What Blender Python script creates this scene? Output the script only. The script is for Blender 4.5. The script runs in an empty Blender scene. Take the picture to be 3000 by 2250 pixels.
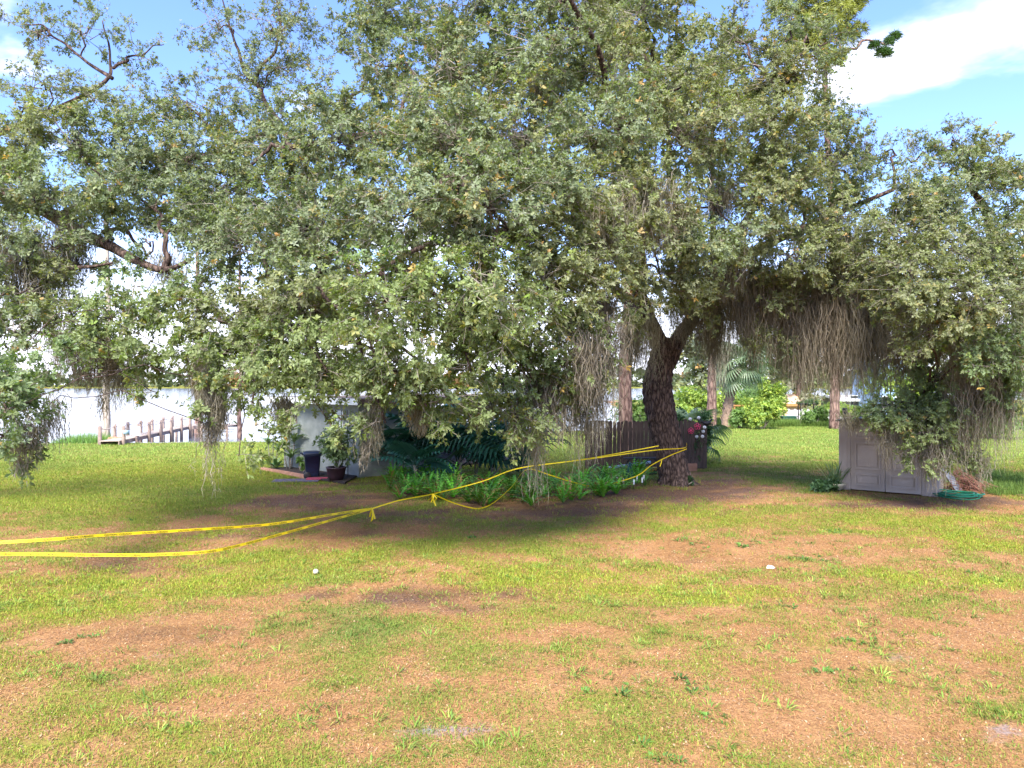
import bpy, math, random
import numpy as np
from mathutils import Vector, Matrix

random.seed(7)
rng = np.random.default_rng(11)
R = math.radians
scene = bpy.context.scene
COL = scene.collection

# ------------------------------------------------------------------ camera, sky, sun, exposure
CAM_H, F = 3.1, 2080.0
cam_d = bpy.data.cameras.new('camera')
cam = bpy.data.objects.new('camera', cam_d)
COL.objects.link(cam)
cam_d.sensor_width = 36.0
cam_d.lens = F / 3000 * 36
cam_d.clip_start, cam_d.clip_end = 0.1, 6000
cam.location = (0, 0, CAM_H)
cam.rotation_euler = (R(90), 0, 0)
scene.camera = cam

SUN_EL, SUN_AZ = 47.0, 192.0          # azimuth clockwise from +Y: high, behind and a little left of the camera
world = bpy.data.worlds.new('World')
scene.world = world
world.use_nodes = True
wn, wl = world.node_tree.nodes, world.node_tree.links
wn.clear()
w_out = wn.new('ShaderNodeOutputWorld')
w_bg = wn.new('ShaderNodeBackground')
w_bg.inputs['Strength'].default_value = 0.083
sky = wn.new('ShaderNodeTexSky')
sky.sky_type = 'NISHITA'
sky.sun_disc = False
sky.sun_elevation = R(SUN_EL)
sky.sun_rotation = R(SUN_AZ)
sky.air_density, sky.dust_density, sky.ozone_density = 1.0, 0.6, 2.5
w_tc = wn.new('ShaderNodeTexCoord')
w_sep = wn.new('ShaderNodeSeparateXYZ')
wl.new(w_tc.outputs['Generated'], w_sep.inputs[0])
def wmath(op, a, b=None, c=None, clamp=False):
    n = wn.new('ShaderNodeMath'); n.operation = op; n.use_clamp = clamp
    for i, v in enumerate((a, b, c)):
        if v is None: continue
        if isinstance(v, (int, float)): n.inputs[i].default_value = v
        else: wl.new(v, n.inputs[i])
    return n.outputs[0]
# clouds lie on a flat deck: divide the direction by its height
zc = wmath('MAXIMUM', w_sep.outputs[2], 0.0)
zden = wmath('ADD', zc, 0.16)
cx = wmath('DIVIDE', w_sep.outputs[0], zden)
cy = wmath('DIVIDE', w_sep.outputs[1], zden)
w_cmb = wn.new('ShaderNodeCombineXYZ')
wl.new(cx, w_cmb.inputs[0]); wl.new(cy, w_cmb.inputs[1])
w_noise = wn.new('ShaderNodeTexNoise')
w_noise.inputs['Scale'].default_value = 1.5
w_noise.inputs['Detail'].default_value = 7.0
w_noise.inputs['Roughness'].default_value = 0.52
w_noise.inputs['Distortion'].default_value = 0.25
w_map = wn.new('ShaderNodeMapping')
w_map.inputs['Location'].default_value = (10.24, 19.01, 0.0)
wl.new(w_cmb.outputs[0], w_map.inputs[0])
wl.new(w_map.outputs[0], w_noise.inputs['Vector'])
w_mr = wn.new('ShaderNodeMapRange')
w_mr.interpolation_type = 'SMOOTHSTEP'
w_mr.inputs['From Min'].default_value = 0.54
w_mr.inputs['From Max'].default_value = 0.675
wl.new(w_noise.outputs['Fac'], w_mr.inputs['Value'])
w_hz = wn.new('ShaderNodeMapRange')                       # bright milky band of far cloud along the horizon
w_hz.interpolation_type = 'SMOOTHSTEP'
w_hz.inputs['From Min'].default_value = 0.23
w_hz.inputs['From Max'].default_value = 0.05
wl.new(w_sep.outputs[2], w_hz.inputs['Value'])
cm = wmath('MAXIMUM', wmath('MULTIPLY', w_mr.outputs[0], 0.92), wmath('MULTIPLY', w_hz.outputs[0], 0.92))
w_mix = wn.new('ShaderNodeMix'); w_mix.data_type = 'RGBA'
w_mix.inputs['B'].default_value = (5.0, 5.1, 5.9, 1)
w_tint = wn.new('ShaderNodeMix'); w_tint.data_type = 'RGBA'; w_tint.blend_type = 'MULTIPLY'
w_tint.inputs['Factor'].default_value = 1.0
w_tint.inputs['B'].default_value = (0.68, 0.74, 1.02, 1)
wl.new(sky.outputs[0], w_tint.inputs['A'])
wl.new(w_tint.outputs['Result'], w_mix.inputs['A'])
wl.new(cm, w_mix.inputs['Factor'])
wl.new(w_mix.outputs['Result'], w_bg.inputs['Color'])
wl.new(w_bg.outputs[0], w_out.inputs[0])

sun_d = bpy.data.lights.new('sun', 'SUN')
sun_d.energy = 2.5
sun_d.angle = R(26.0)                                      # thin cloud over the sun: no crisp shadows in the photograph
sun_d.color = (1.0, 0.93, 0.80)
sun = bpy.data.objects.new('sun', sun_d)
COL.objects.link(sun)
az, el = R(SUN_AZ), R(SUN_EL)
sdir = Vector((math.sin(az) * math.cos(el), math.cos(az) * math.cos(el), math.sin(el)))
sun.rotation_euler = sdir.to_track_quat('Z', 'Y').to_euler()
sun.location = sdir * 60

scene.view_settings.view_transform = 'Standard'
scene.view_settings.look = 'None'
scene.view_settings.gamma = 1.0
scene.view_settings.exposure = 2.52
scene.view_settings.use_curve_mapping = False
scene.cycles.max_bounces = 8
scene.cycles.transparent_max_bounces = 8

# ------------------------------------------------------------------ helpers
def at(px, py, Y):
    """point seen at pixel (px, py) of the 3000 x 2250 photograph, Y metres away"""
    return np.array([(px - 1500) / F * Y, Y, CAM_H - (py - 1125) / F * Y])

def gd(py):
    return CAM_H * F / (py - 1125)

def gat(px, py):
    """ground point seen at the pixel"""
    Y = gd(py)
    return np.array([(px - 1500) / F * Y, Y, 0.0])

def nrm(v):
    v = np.asarray(v, float)
    return v / np.maximum(np.linalg.norm(v, axis=-1, keepdims=True), 1e-9)

def _hash(ix, iy, seed):
    h = (ix.astype(np.int64) * 374761393 + iy.astype(np.int64) * 668265263 + seed * 1274126177) & 0xFFFFFFFF
    h = ((h ^ (h >> 13)) * 1274126177) & 0xFFFFFFFF
    h = h ^ (h >> 16)
    return (h & 0xFFFF) / 65535.0

def vnoise(x, y, seed=0):
    x, y = np.asarray(x, float), np.asarray(y, float)
    ix, iy = np.floor(x), np.floor(y)
    fx, fy = x - ix, y - iy
    fx, fy = fx * fx * (3 - 2 * fx), fy * fy * (3 - 2 * fy)
    a, b = _hash(ix, iy, seed), _hash(ix + 1, iy, seed)
    c, d = _hash(ix, iy + 1, seed), _hash(ix + 1, iy + 1, seed)
    return (a * (1 - fx) + b * fx) * (1 - fy) + (c * (1 - fx) + d * fx) * fy

def fbm(x, y, seed=0, octv=4):
    s, a, t = 0, 1.0, 0
    for i in range(octv):
        s = s + a * vnoise(np.asarray(x) * 2 ** i, np.asarray(y) * 2 ** i, seed + i * 17)
        t += a; a *= 0.55
    return s / t

def sstep(a, b, x):
    t = np.clip((np.asarray(x, float) - a) / (b - a), 0, 1)
    return t * t * (3 - 2 * t)

class MB:
    """collects boxes, tubes and faces; several materials by index"""
    def __init__(self):
        self.v, self.f, self.m, self.s = [], [], [], []
    def add(self, verts, faces, m=0, smooth=False):
        o = len(self.v)
        self.v += [tuple(map(float, p)) for p in verts]
        for q in faces:
            self.f.append(tuple(o + i for i in q)); self.m.append(m); self.s.append(smooth)
        return self
    def box(self, x0, x1, y0, y1, z0, z1, m=0, b=0.0):
        if b <= 0:
            vs = [(x, y, z) for z in (z0, z1) for (x, y) in ((x0, y0), (x1, y0), (x1, y1), (x0, y1))]
            return self.add(vs, [(3, 2, 1, 0), (4, 5, 6, 7), (0, 1, 5, 4), (1, 2, 6, 5), (2, 3, 7, 6), (3, 0, 4, 7)], m)
        rings = []
        for z, i in ((z0, b), (z0 + b, 0), (z1 - b, 0), (z1, b)):
            rings.append([(x0 + i, y0 + b + i * .4, z), (x0 + b + i * .4, y0 + i, z), (x1 - b - i * .4, y0 + i, z), (x1 - i, y0 + b + i * .4, z),
                          (x1 - i, y1 - b - i * .4, z), (x1 - b - i * .4, y1 - i, z), (x0 + b + i * .4, y1 - i, z), (x0 + i, y1 - b - i * .4, z)])
        vs = [p for r in rings for p in r]
        fs = [tuple(reversed(range(8))), tuple(range(24, 32))]
        for k in range(3):
            for j in range(8):
                fs.append((k * 8 + j, k * 8 + (j + 1) % 8, k * 8 + 8 + (j + 1) % 8, k * 8 + 8 + j))
        return self.add(vs, fs, m)
    def tube(self, pts, rad, n=8, m=0, smooth=True, cap=True, fn=None):
        pts = np.asarray(pts, float)
        k = len(pts)
        rad = np.full(k, rad, float) if np.isscalar(rad) else np.asarray(rad, float)
        tan = nrm(np.gradient(pts, axis=0))
        ref = np.array([1., 0, 0]) if abs(tan[0][0]) < .8 else np.array([0, 1., 0])
        vs = []
        u = None
        for i in range(k):
            u = ref if u is None else u
            u = nrm(u - tan[i] * np.dot(u, tan[i]))
            w = np.cross(tan[i], u)
            for j in range(n):
                a = 2 * math.pi * j / n
                r = rad[i] if fn is None else rad[i] * fn(i, j)
                vs.append(pts[i] + r * (math.cos(a) * u + math.sin(a) * w))
        fs = [(i * n + j, i * n + (j + 1) % n, (i + 1) * n + (j + 1) % n, (i + 1) * n + j) for i in range(k - 1) for j in range(n)]
        if cap:
            fs += [tuple(reversed(range(n))), tuple(range((k - 1) * n, k * n))]
        return self.add(vs, fs, m, smooth)
    def lathe(self, prof, n=20, c=(0, 0, 0), m=0, smooth=True):
        vs = [(c[0] + r * math.cos(2 * math.pi * j / n), c[1] + r * math.sin(2 * math.pi * j / n), c[2] + z) for r, z in prof for j in range(n)]
        k = len(prof)
        fs = [(i * n + j, i * n + (j + 1) % n, (i + 1) * n + (j + 1) % n, (i + 1) * n + j) for i in range(k - 1) for j in range(n)]
        fs += [tuple(reversed(range(n))), tuple(range((k - 1) * n, k * n))]
        return self.add(vs, fs, m, smooth)
    def prism(self, poly, axis, a, b, m=0):
        """polygon (u, v) swept from a to b along an axis: 'y' takes (x, z), 'x' takes (y, z), 'z' takes (x, y)"""
        def P(u, v, t):
            return {'y': (u, t, v), 'x': (t, u, v), 'z': (u, v, t)}[axis]
        n = len(poly)
        vs = [P(u, v, a) for u, v in poly] + [P(u, v, b) for u, v in poly]
        fs = [tuple(range(n)), tuple(reversed(range(n, 2 * n)))] + [(i, n + i, n + (i + 1) % n, (i + 1) % n) for i in range(n)]
        return self.add(vs, fs, m)

def catmull(pts, n):
    pts = np.asarray(pts, float)
    P = np.vstack([2 * pts[0] - pts[1], pts, 2 * pts[-1] - pts[-2]])
    ts = np.linspace(0, len(pts) - 1 - 1e-6, n)
    i = ts.astype(int); t = (ts - i)[:, None]
    p0, p1, p2, p3 = P[i], P[i + 1], P[i + 2], P[i + 3]
    return .5 * ((2 * p1) + (-p0 + p2) * t + (2 * p0 - 5 * p1 + 4 * p2 - p3) * t ** 2 + (-p0 + 3 * p1 - 3 * p2 + p3) * t ** 3)

def root_loc(o):
    l = Vector((0, 0, 0))
    while o is not None:
        l = l + o.location; o = o.parent
    return l

def link(name, me, parent=None):
    o = bpy.data.objects.new(name, me)
    COL.objects.link(o)
    if parent is not None: o.parent = parent
    return o

def build(name, mb, mats, parent=None, world=False):
    me = bpy.data.meshes.new(name)
    v = mb.v
    if world and parent is not None:
        l = root_loc(parent)
        v = [(p[0] - l.x, p[1] - l.y, p[2] - l.z) for p in v]
    me.from_pydata(v, [], mb.f)
    for m_ in (mats if isinstance(mats, (list, tuple)) else [mats]): me.materials.append(m_)
    me.polygons.foreach_set('material_index', mb.m)
    me.polygons.foreach_set('use_smooth', mb.s)
    me.update()
    return link(name, me, parent)

def build_tris(name, v, t, mats, parent=None, col=None, mi=None, world=True):
    """big triangle meshes from arrays"""
    v = np.asarray(v, np.float32)
    if world and parent is not None:
        l = root_loc(parent); v = v - np.array([l.x, l.y, l.z], np.float32)
    t = np.asarray(t, np.int32)
    me = bpy.data.meshes.new(name)
    me.vertices.add(len(v)); me.vertices.foreach_set('co', v.ravel())
    me.loops.add(t.size); me.loops.foreach_set('vertex_index', t.ravel())
    me.polygons.add(len(t))
    me.polygons.foreach_set('loop_start', np.arange(0, t.size, 3, dtype=np.int32))
    for m_ in (mats if isinstance(mats, (list, tuple)) else [mats]): me.materials.append(m_)
    if mi is not None: me.polygons.foreach_set('material_index', np.asarray(mi, np.int32))
    me.update(calc_edges=True)
    if col is not None:
        a = me.attributes.new('col', 'FLOAT_COLOR', 'POINT')
        c = np.ones((len(v), 4), np.float32); col = np.asarray(col); c[:, :col.shape[-1]] = col
        a.data.foreach_set('color', c.ravel())
    return link(name, me, parent)

def tag(o, label=None, cat=None, group=None, kind=None):
    if label: o['label'] = label
    if cat: o['category'] = cat
    if group: o['group'] = group
    if kind: o['kind'] = kind
    return o

def empty(name, loc, rz=0.0):
    o = bpy.data.objects.new(name, None)
    o.empty_display_size = .2
    COL.objects.link(o)
    o.location = tuple(map(float, loc)); o.rotation_euler = (0, 0, rz)
    return o

def copy_tree(o, parent=None):
    c = o.copy(); COL.objects.link(c)
    if parent is not None: c.parent = parent
    for ch in list(o.children): copy_tree(ch, c)
    return c

# ------------------------------------------------------------------ materials
def new_mat(name):
    m = bpy.data.materials.new(name); m.use_nodes = True
    nt = m.node_tree; nt.nodes.clear()
    out = nt.nodes.new('ShaderNodeOutputMaterial')
    return m, nt, out

def noise_node(nt, scale, detail=4, vec=None, rough=.55):
    n = nt.nodes.new('ShaderNodeTexNoise')
    n.inputs['Scale'].default_value = scale; n.inputs['Detail'].default_value = detail; n.inputs['Roughness'].default_value = rough
    if vec is not None: nt.links.new(vec, n.inputs['Vector'])
    return n

def mixc(nt, fac, a, b, mode='MIX'):
    n = nt.nodes.new('ShaderNodeMix'); n.data_type = 'RGBA'; n.blend_type = mode
    for k, v in (('Factor', fac), ('A', a), ('B', b)):
        s = n.inputs[k]
        if hasattr(v, 'is_linked'): nt.links.new(v, s)
        elif isinstance(v, (int, float)): s.default_value = v
        else: s.default_value = (*v[:3], 1)
    return n.outputs['Result']

def ramp(nt, val, lo, hi):
    n = nt.nodes.new('ShaderNodeMapRange'); n.interpolation_type = 'SMOOTHSTEP'
    n.inputs['From Min'].default_value = lo; n.inputs['From Max'].default_value = hi
    nt.links.new(val, n.inputs['Value'])
    return n.outputs[0]

def solid(name, c1, c2=None, scale=6.0, rough=.7, bump=0.0, stretch=(1, 1, 1), metal=0.0, spec=.4, fine=None):
    """two-tone procedural surface with grain, in object space"""
    m, nt, out = new_mat(name)
    p = nt.nodes.new('ShaderNodeBsdfPrincipled')
    p.inputs['Roughness'].default_value = rough; p.inputs['Metallic'].default_value = metal
    p.inputs['Specular IOR Level'].default_value = spec
    tc = nt.nodes.new('ShaderNodeTexCoord'); mp = nt.nodes.new('ShaderNodeMapping')
    mp.inputs['Scale'].default_value = stretch
    nt.links.new(tc.outputs['Object'], mp.inputs[0])
    oi = nt.nodes.new('ShaderNodeObjectInfo')
    c2 = c2 or tuple(x * .75 for x in c1)
    n = noise_node(nt, scale, 6, mp.outputs[0])
    col = mixc(nt, ramp(nt, n.outputs['Fac'], .3, .7), c1, c2)
    hv = nt.nodes.new('ShaderNodeMapRange'); hv.inputs['To Min'].default_value = .86; hv.inputs['To Max'].default_value = 1.1
    nt.links.new(oi.outputs['Random'], hv.inputs['Value'])
    hs = nt.nodes.new('ShaderNodeHueSaturation'); nt.links.new(col, hs.inputs['Color']); nt.links.new(hv.outputs[0], hs.inputs['Value'])
    nt.links.new(hs.outputs[0], p.inputs['Base Color'])
    if bump > 0:
        n2 = noise_node(nt, fine or scale * 5, 5, mp.outputs[0])
        b = nt.nodes.new('ShaderNodeBump'); b.inputs['Strength'].default_value = bump; b.inputs['Distance'].default_value = .02
        nt.links.new(n2.outputs['Fac'], b.inputs['Height']); nt.links.new(b.outputs[0], p.inputs['Normal'])
    nt.links.new(p.outputs[0], out.inputs[0])
    return m

def leaf_mat(name, tint=(1, 1, 1), rough=.45, trans=.3, attr=True, c=None, under=1.5, pale=None, spec=.45, c2=None, nscale=3.0):
    m, nt, out = new_mat(name)
    p = nt.nodes.new('ShaderNodeBsdfPrincipled'); p.inputs['Roughness'].default_value = rough
    p.inputs['Specular IOR Level'].default_value = spec
    t = nt.nodes.new('ShaderNodeBsdfTranslucent')
    g = nt.nodes.new('ShaderNodeNewGeometry')
    if attr:
        a = nt.nodes.new('ShaderNodeAttribute'); a.attribute_name = 'col'
        col = mixc(nt, 1.0, a.outputs['Color'], tint, 'MULTIPLY')
    else:
        n = noise_node(nt, nscale, 3, g.outputs['Position'])
        oi = nt.nodes.new('ShaderNodeObjectInfo')
        ad = nt.nodes.new('ShaderNodeMath'); ad.operation = 'MULTIPLY_ADD'; ad.inputs[1].default_value = .5
        nt.links.new(oi.outputs['Random'], ad.inputs[0]); nt.links.new(n.outputs['Fac'], ad.inputs[2])
        col = mixc(nt, ramp(nt, ad.outputs[0], .45, 1.05), c, c2 or tuple(x * .6 for x in c))
    hi = mixc(nt, 1.0, col, (under, under, under * 1.05), 'MULTIPLY')
    if pale: hi = mixc(nt, .28, hi, pale)
    cc = mixc(nt, g.outputs['Backfacing'], col, hi)
    nt.links.new(cc, p.inputs['Base Color'])
    tcx = mixc(nt, 1.0, col, (1.5, 1.6, .6), 'MULTIPLY')
    nt.links.new(tcx, t.inputs['Color'])
    ms = nt.nodes.new('ShaderNodeMixShader'); ms.inputs[0].default_value = trans
    nt.links.new(p.outputs[0], ms.inputs[1]); nt.links.new(t.outputs[0], ms.inputs[2])
    nt.links.new(ms.outputs[0], out.inputs[0])
    return m

def bark_mat(name, c1, c2, sx=9, sz=2.2, bump=1.0, dist=.04):
    m, nt, out = new_mat(name)
    p = nt.nodes.new('ShaderNodeBsdfPrincipled'); p.inputs['Roughness'].default_value = .9; p.inputs['Specular IOR Level'].default_value = .2
    g = nt.nodes.new('ShaderNodeNewGeometry'); mp = nt.nodes.new('ShaderNodeMapping')
    mp.inputs['Scale'].default_value = (sx, sx, sz)
    nt.links.new(g.outputs['Position'], mp.inputs[0])
    v = nt.nodes.new('ShaderNodeTexVoronoi'); v.feature = 'DISTANCE_TO_EDGE'; v.inputs['Scale'].default_value = 1.0
    wob = noise_node(nt, 2.0, 3, mp.outputs[0])
    add = nt.nodes.new('ShaderNodeMix'); add.data_type = 'VECTOR'; add.inputs['Factor'].default_value = .25
    nt.links.new(mp.outputs[0], add.inputs[4]); nt.links.new(wob.outputs['Color'], add.inputs[5])
    nt.links.new(add.outputs[1], v.inputs['Vector'])
    n = noise_node(nt, 1.6, 6, mp.outputs[0], .65)
    f = nt.nodes.new('ShaderNodeMath'); f.operation = 'MULTIPLY_ADD'; f.inputs[1].default_value = 1.2
    nt.links.new(v.outputs['Distance'], f.inputs[0]); nt.links.new(n.outputs['Fac'], f.inputs[2])
    col = mixc(nt, ramp(nt, f.outputs[0], .4, 1.0), c1, c2)
    nt.links.new(col, p.inputs['Base Color'])
    b = nt.nodes.new('ShaderNodeBump'); b.inputs['Strength'].default_value = bump; b.inputs['Distance'].default_value = dist
    nt.links.new(f.outputs[0], b.inputs['Height']); nt.links.new(b.outputs[0], p.inputs['Normal'])
    nt.links.new(p.outputs[0], out.inputs[0])
    return m

M = {}
M['oak_leaf'] = leaf_mat('oak leaf', rough=.6, trans=.44, under=1.4, pale=(.255, .30, .165), spec=.3)
M['twig'] = solid('grey twig', (.26, .23, .19), (.15, .13, .11), 20, .9)
M['oak_bark'] = bark_mat('oak bark', (.026, .017, .015), (.155, .108, .09), 15, 4.2, 1.0, .05)
M['pine_bark'] = bark_mat('pine bark', (.07, .04, .035), (.27, .18, .15), 6, 2.0)
M['pale_bark'] = bark_mat('pale bark', (.25, .21, .18), (.48, .42, .37), 10, 1.5, .5)
M['moss'] = leaf_mat('spanish moss', rough=.95, trans=.25, under=1.0)
M['fern'] = leaf_mat('fern green', rough=.5, trans=.35)
M['philo'] = leaf_mat('philodendron leaf', attr=False, c=(.02, .085, .055), c2=(.012, .05, .035), rough=.4, trans=.15, under=1.2)
M['strap'] = leaf_mat('strap leaf', attr=False, c=(.17, .23, .10), c2=(.05, .11, .04), rough=.4, trans=.25, under=1.2)
M['palm'] = leaf_mat('palm frond', attr=False, c=(.15, .21, .12), c2=(.09, .15, .08), rough=.4, trans=.3, under=1.3)
M['needle'] = leaf_mat('pine needles', rough=.5, trans=.25)
M['bush'] = leaf_mat('bush leaf', rough=.5, trans=.4)
M['cedar'] = solid('weathered fence board', (.095, .066, .055), (.042, .03, .026), 3, .9, .5, (3, 3, .35))
M['dock'] = solid('weathered dock wood', (.29, .22, .19), (.20, .15, .13), 4, .85, .4, (1, 1, 1))
M['deck'] = solid('deck boards', (.40, .335, .285), (.30, .24, .20), 4, .85, .4)
M['stucco'] = solid('pale stucco', (.27, .295, .28), (.20, .225, .215), 3, .95, .7, fine=60)
M['white'] = solid('white paint', (.74, .76, .75), (.62, .65, .65), 3, .6, .1)
M['roof'] = solid('brown roof shingle', (.14, .10, .075), (.08, .06, .05), 5, .95, .6)
M['dark'] = solid('dark metal', (.022, .02, .022), (.014, .013, .014), 5, .5)
M['bin'] = solid('dark blue plastic', (.012, .022, .055), (.009, .016, .04), 4, .42, .05)
M['timber'] = solid('landscape timber', (.42, .22, .14), (.30, .15, .09), 5, .9, .4)
M['mulch'] = solid('dark mulch', (.05, .035, .03), (.025, .018, .016), 30, .95, 1.0)
M['mat'] = solid('grey doormat', (.12, .10, .14), (.09, .08, .1), 20, .95, .5)
M['redmat'] = solid('red mat', (.36, .05, .09), (.26, .04, .06), 20, .95, .5)
M['resin'] = solid('grey beige resin', (.38, .325, .285), (.32, .27, .235), 1.6, .55, .3, fine=90)
M['resin_dark'] = solid('brown resin roof', (.06, .05, .055), (.045, .04, .045), 3, .6, .2)
M['terracotta'] = solid('terracotta', (.44, .24, .17), (.34, .18, .12), 8, .85, .3)
M['cream'] = solid('cream ceramic', (.48, .45, .34), (.38, .34, .25), 5, .5, .1)
M['purple_pot'] = solid('dark maroon pot', (.035, .014, .022), (.02, .01, .014), 5, .45)
M['hose'] = solid('green hose', (.006, .17, .085), (.005, .12, .06), 12, .4)
M['stick'] = solid('reddish sticks', (.24, .11, .075), (.12, .06, .045), 14, .9)
M['board'] = solid('blue grey board', (.24, .27, .33), (.18, .2, .25), 5, .7)
M['yellow'] = solid('yellow tape', (.84, .64, .012), (.74, .55, .01), 3, .4)
M['black'] = solid('black print', (.02, .018, .015), None, 3, .5)
M['pink'] = solid('pink paint', (.80, .08, .20), (.66, .05, .15), 8, .5)
M['shell'] = solid('white shell', (.75, .75, .74), (.6, .6, .6), 9, .5)
M['yellow_toy'] = solid('ochre plastic', (.62, .32, .05), (.5, .26, .04), 5, .5)
M['pipe'] = solid('pale blue pipe', (.30, .42, .52), (.25, .35, .44), 5, .4)
M['teal'] = solid('teal metal', (.02, .11, .11), (.012, .07, .075), 7, .5)
M['red'] = solid('red bromeliad', (.42, .06, .035), (.3, .04, .03), 7, .5)
M['rope'] = solid('pale rope', (.5, .42, .38), (.4, .33, .3), 20, .9)
M['tanroof'] = solid('tan roof', (.62, .45, .33), (.54, .38, .28), 2, .9, .2)
M['orange_trim'] = solid('orange trim', (.42, .22, .08), (.34, .17, .06), 4, .7)
M['whitewall'] = solid('white far wall', (.74, .72, .76), (.62, .60, .66), 2, .8, .1)
M['green_box'] = solid('green box', (.02, .09, .07), (.015, .07, .05), 4, .6)
M['bluewall'] = solid('pale blue siding', (.32, .47, .66), (.27, .41, .6), 2, .7, .1)
M['glass'] = solid('dark window glass', (.03, .04, .05), None, 2, .08, 0, spec=.8)
M['boots'] = solid('palm boots', (.34, .25, .19), (.20, .14, .11), 8, .9, .6)

# ------------------------------------------------------------------ ground cover maps (world space)
def shore(x):
    x = np.asarray(x, float)
    s = 38.0 + 9.0 * sstep(-13, 0, x) + 95 * sstep(11, 20, x) + .5 * np.sin(x * .35) + 60 * sstep(-60, -200, x)
    return s
BLOBS = [  # px, py, sx(m), sy(m), green, yellow, sand      positive green = grass, negative = bare litter
    (1030, 1830, .75, .75, 1.0, -.35, 0), (1130, 1860, .9, .6, .8, -.3, 0), (700, 1650, 1.4, .7, .55, .3, 0), (500, 1720, 2.0, .6, .7, .5, 0),
    (250, 1700, 1.6, .7, .6, .6, 0), (150, 1790, 1.5, .5, .5, .6, 0), (1000, 1690, 1.4, .5, .7, -.05, 0), (850, 1630, 1.5, .5, .6, .1, 0),
    (1600, 1700, 1.4, .7, .6, .6, 0), (1400, 1610, 1.6, .8, .5, .3, 0), (2450, 1560, 1.0, .5, .6, .0, 0), (2700, 1530, 3.0, .9, .5, .3, 0),
    (2900, 1590, 1.6, .8, .5, .8, 0), (2200, 1750, 1.3, .5, .5, .7, 0), (2650, 1690, 1.2, .5, .5, .8, 0), (2900, 1720, .8, .4, .5, .8, 0),
    (1750, 1530, 2.4, .9, .4, .3, 0), (1900, 1500, 2.0, .8, .3, .5, 0), (2000, 1720, 1.4, .5, .5, .6, 0),
    (500, 1850, 1.5, .45, -.9, 0, 0), (300, 1880, 1.3, .5, -.8, 0, 0), (1230, 1745, 1.3, .5, -1, 0, 0), (1350, 1790, 1.0, .4, -.6, 0, 0),
    (450, 1650, 2.0, .7, -.7, 0, 0), (900, 1470, 2.0, 1.2, -1.1, 0, 0), (1080, 1560, 1.2, .5, -.6, 0, 0), (1650, 1500, 2.3, .9, -1.0, 0, 0),
    (2000, 1450, 2.2, 1.0, -1.0, 0, 0), (2150, 1430, 1.6, 1.6, -.8, 0, 0), (2640, 1480, 2.0, .6, -1.2, 0, 0), (2850, 1470, 1.6, .9, -1.0, 0, 0),
    (2200, 1340, 2.2, 2.0, -.7, 0, 0), (2330, 1410, 1.8, 2.2, .55, -.3, 0), (2250, 1500, 3.0, .9, .45, 0, 0), (2150, 1460, 1.5, .7, .3, -.2, 0), (1550, 2000, 1.6, .5, -.3, 0, 0), (2300, 1600, 2.4, .8, -.7, 0, 0), (2050, 1640, 2.0, .8, -.5, 0, 0),
    (2400, 1870, .9, .4, -.3, 0, 0), (2200, 2050, .7, .3, -.5, 0, 0), (1750, 1990, .8, .3, -.3, 0, 0), (1560, 2110, 1.0, .3, -.4, 0, 0), (2900, 2000, 1.2, .9, -.3, 0, 0),
    (1170, 2125, .14, .06, -.4, 0, .75), (1290, 2138, .25, .06, -.5, 0, .8), (1380, 2142, .14, .06, -.4, 0, .6), (1505, 2150, .24, .07, -.5, 0, .8),
    (1250, 1860, .14, .2, -.4, 0, .55), (2615, 1930, .24, .12, -.5, 0, .7), (2570, 1945, .18, .08, -.4, 0, .6), (520, 1920, .28, .1, -.5, 0, .45),
    (410, 1925, .2, .08, -.4, 0, .35), (700, 1580, .6, .3, -.6, 0, .38), (590, 1530, .5, .25, -.6, 0, .38), (1110, 1720, .7, .12, -.6, 0, .28),
    (2930, 1820, .4, .2, -.5, 0, .4), (2960, 1740, .5, .35, -.6, 0, .28), (2970, 2140, .16, .12, -.4, 0, .65), (2900, 2130, .12, .07, -.4, 0, .5), (2960, 2210, .2, .15, -.4, 0, .6),
    (2290, 2100, .5, .12, -.5, 0, .35), (2950, 1950, .5, .15, -.4, 0, .3), (370, 1985, .15, .05, -.4, 0, .5), (790, 2210, .2, .06, -.4, 0, .5), (1100, 2240, .25, .05, -.4, 0, .4),
    (860, 1410, .9, .5, -.9, 0, .1), (700, 1545, 2.0, .5, -.2, 0, .0), (2120, 2070, .12, .06, -.4, 0, .5),
]
_B = [(gat(px, py), sx, sy, g, yl, s) for px, py, sx, sy, g, yl, s in BLOBS]
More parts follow.
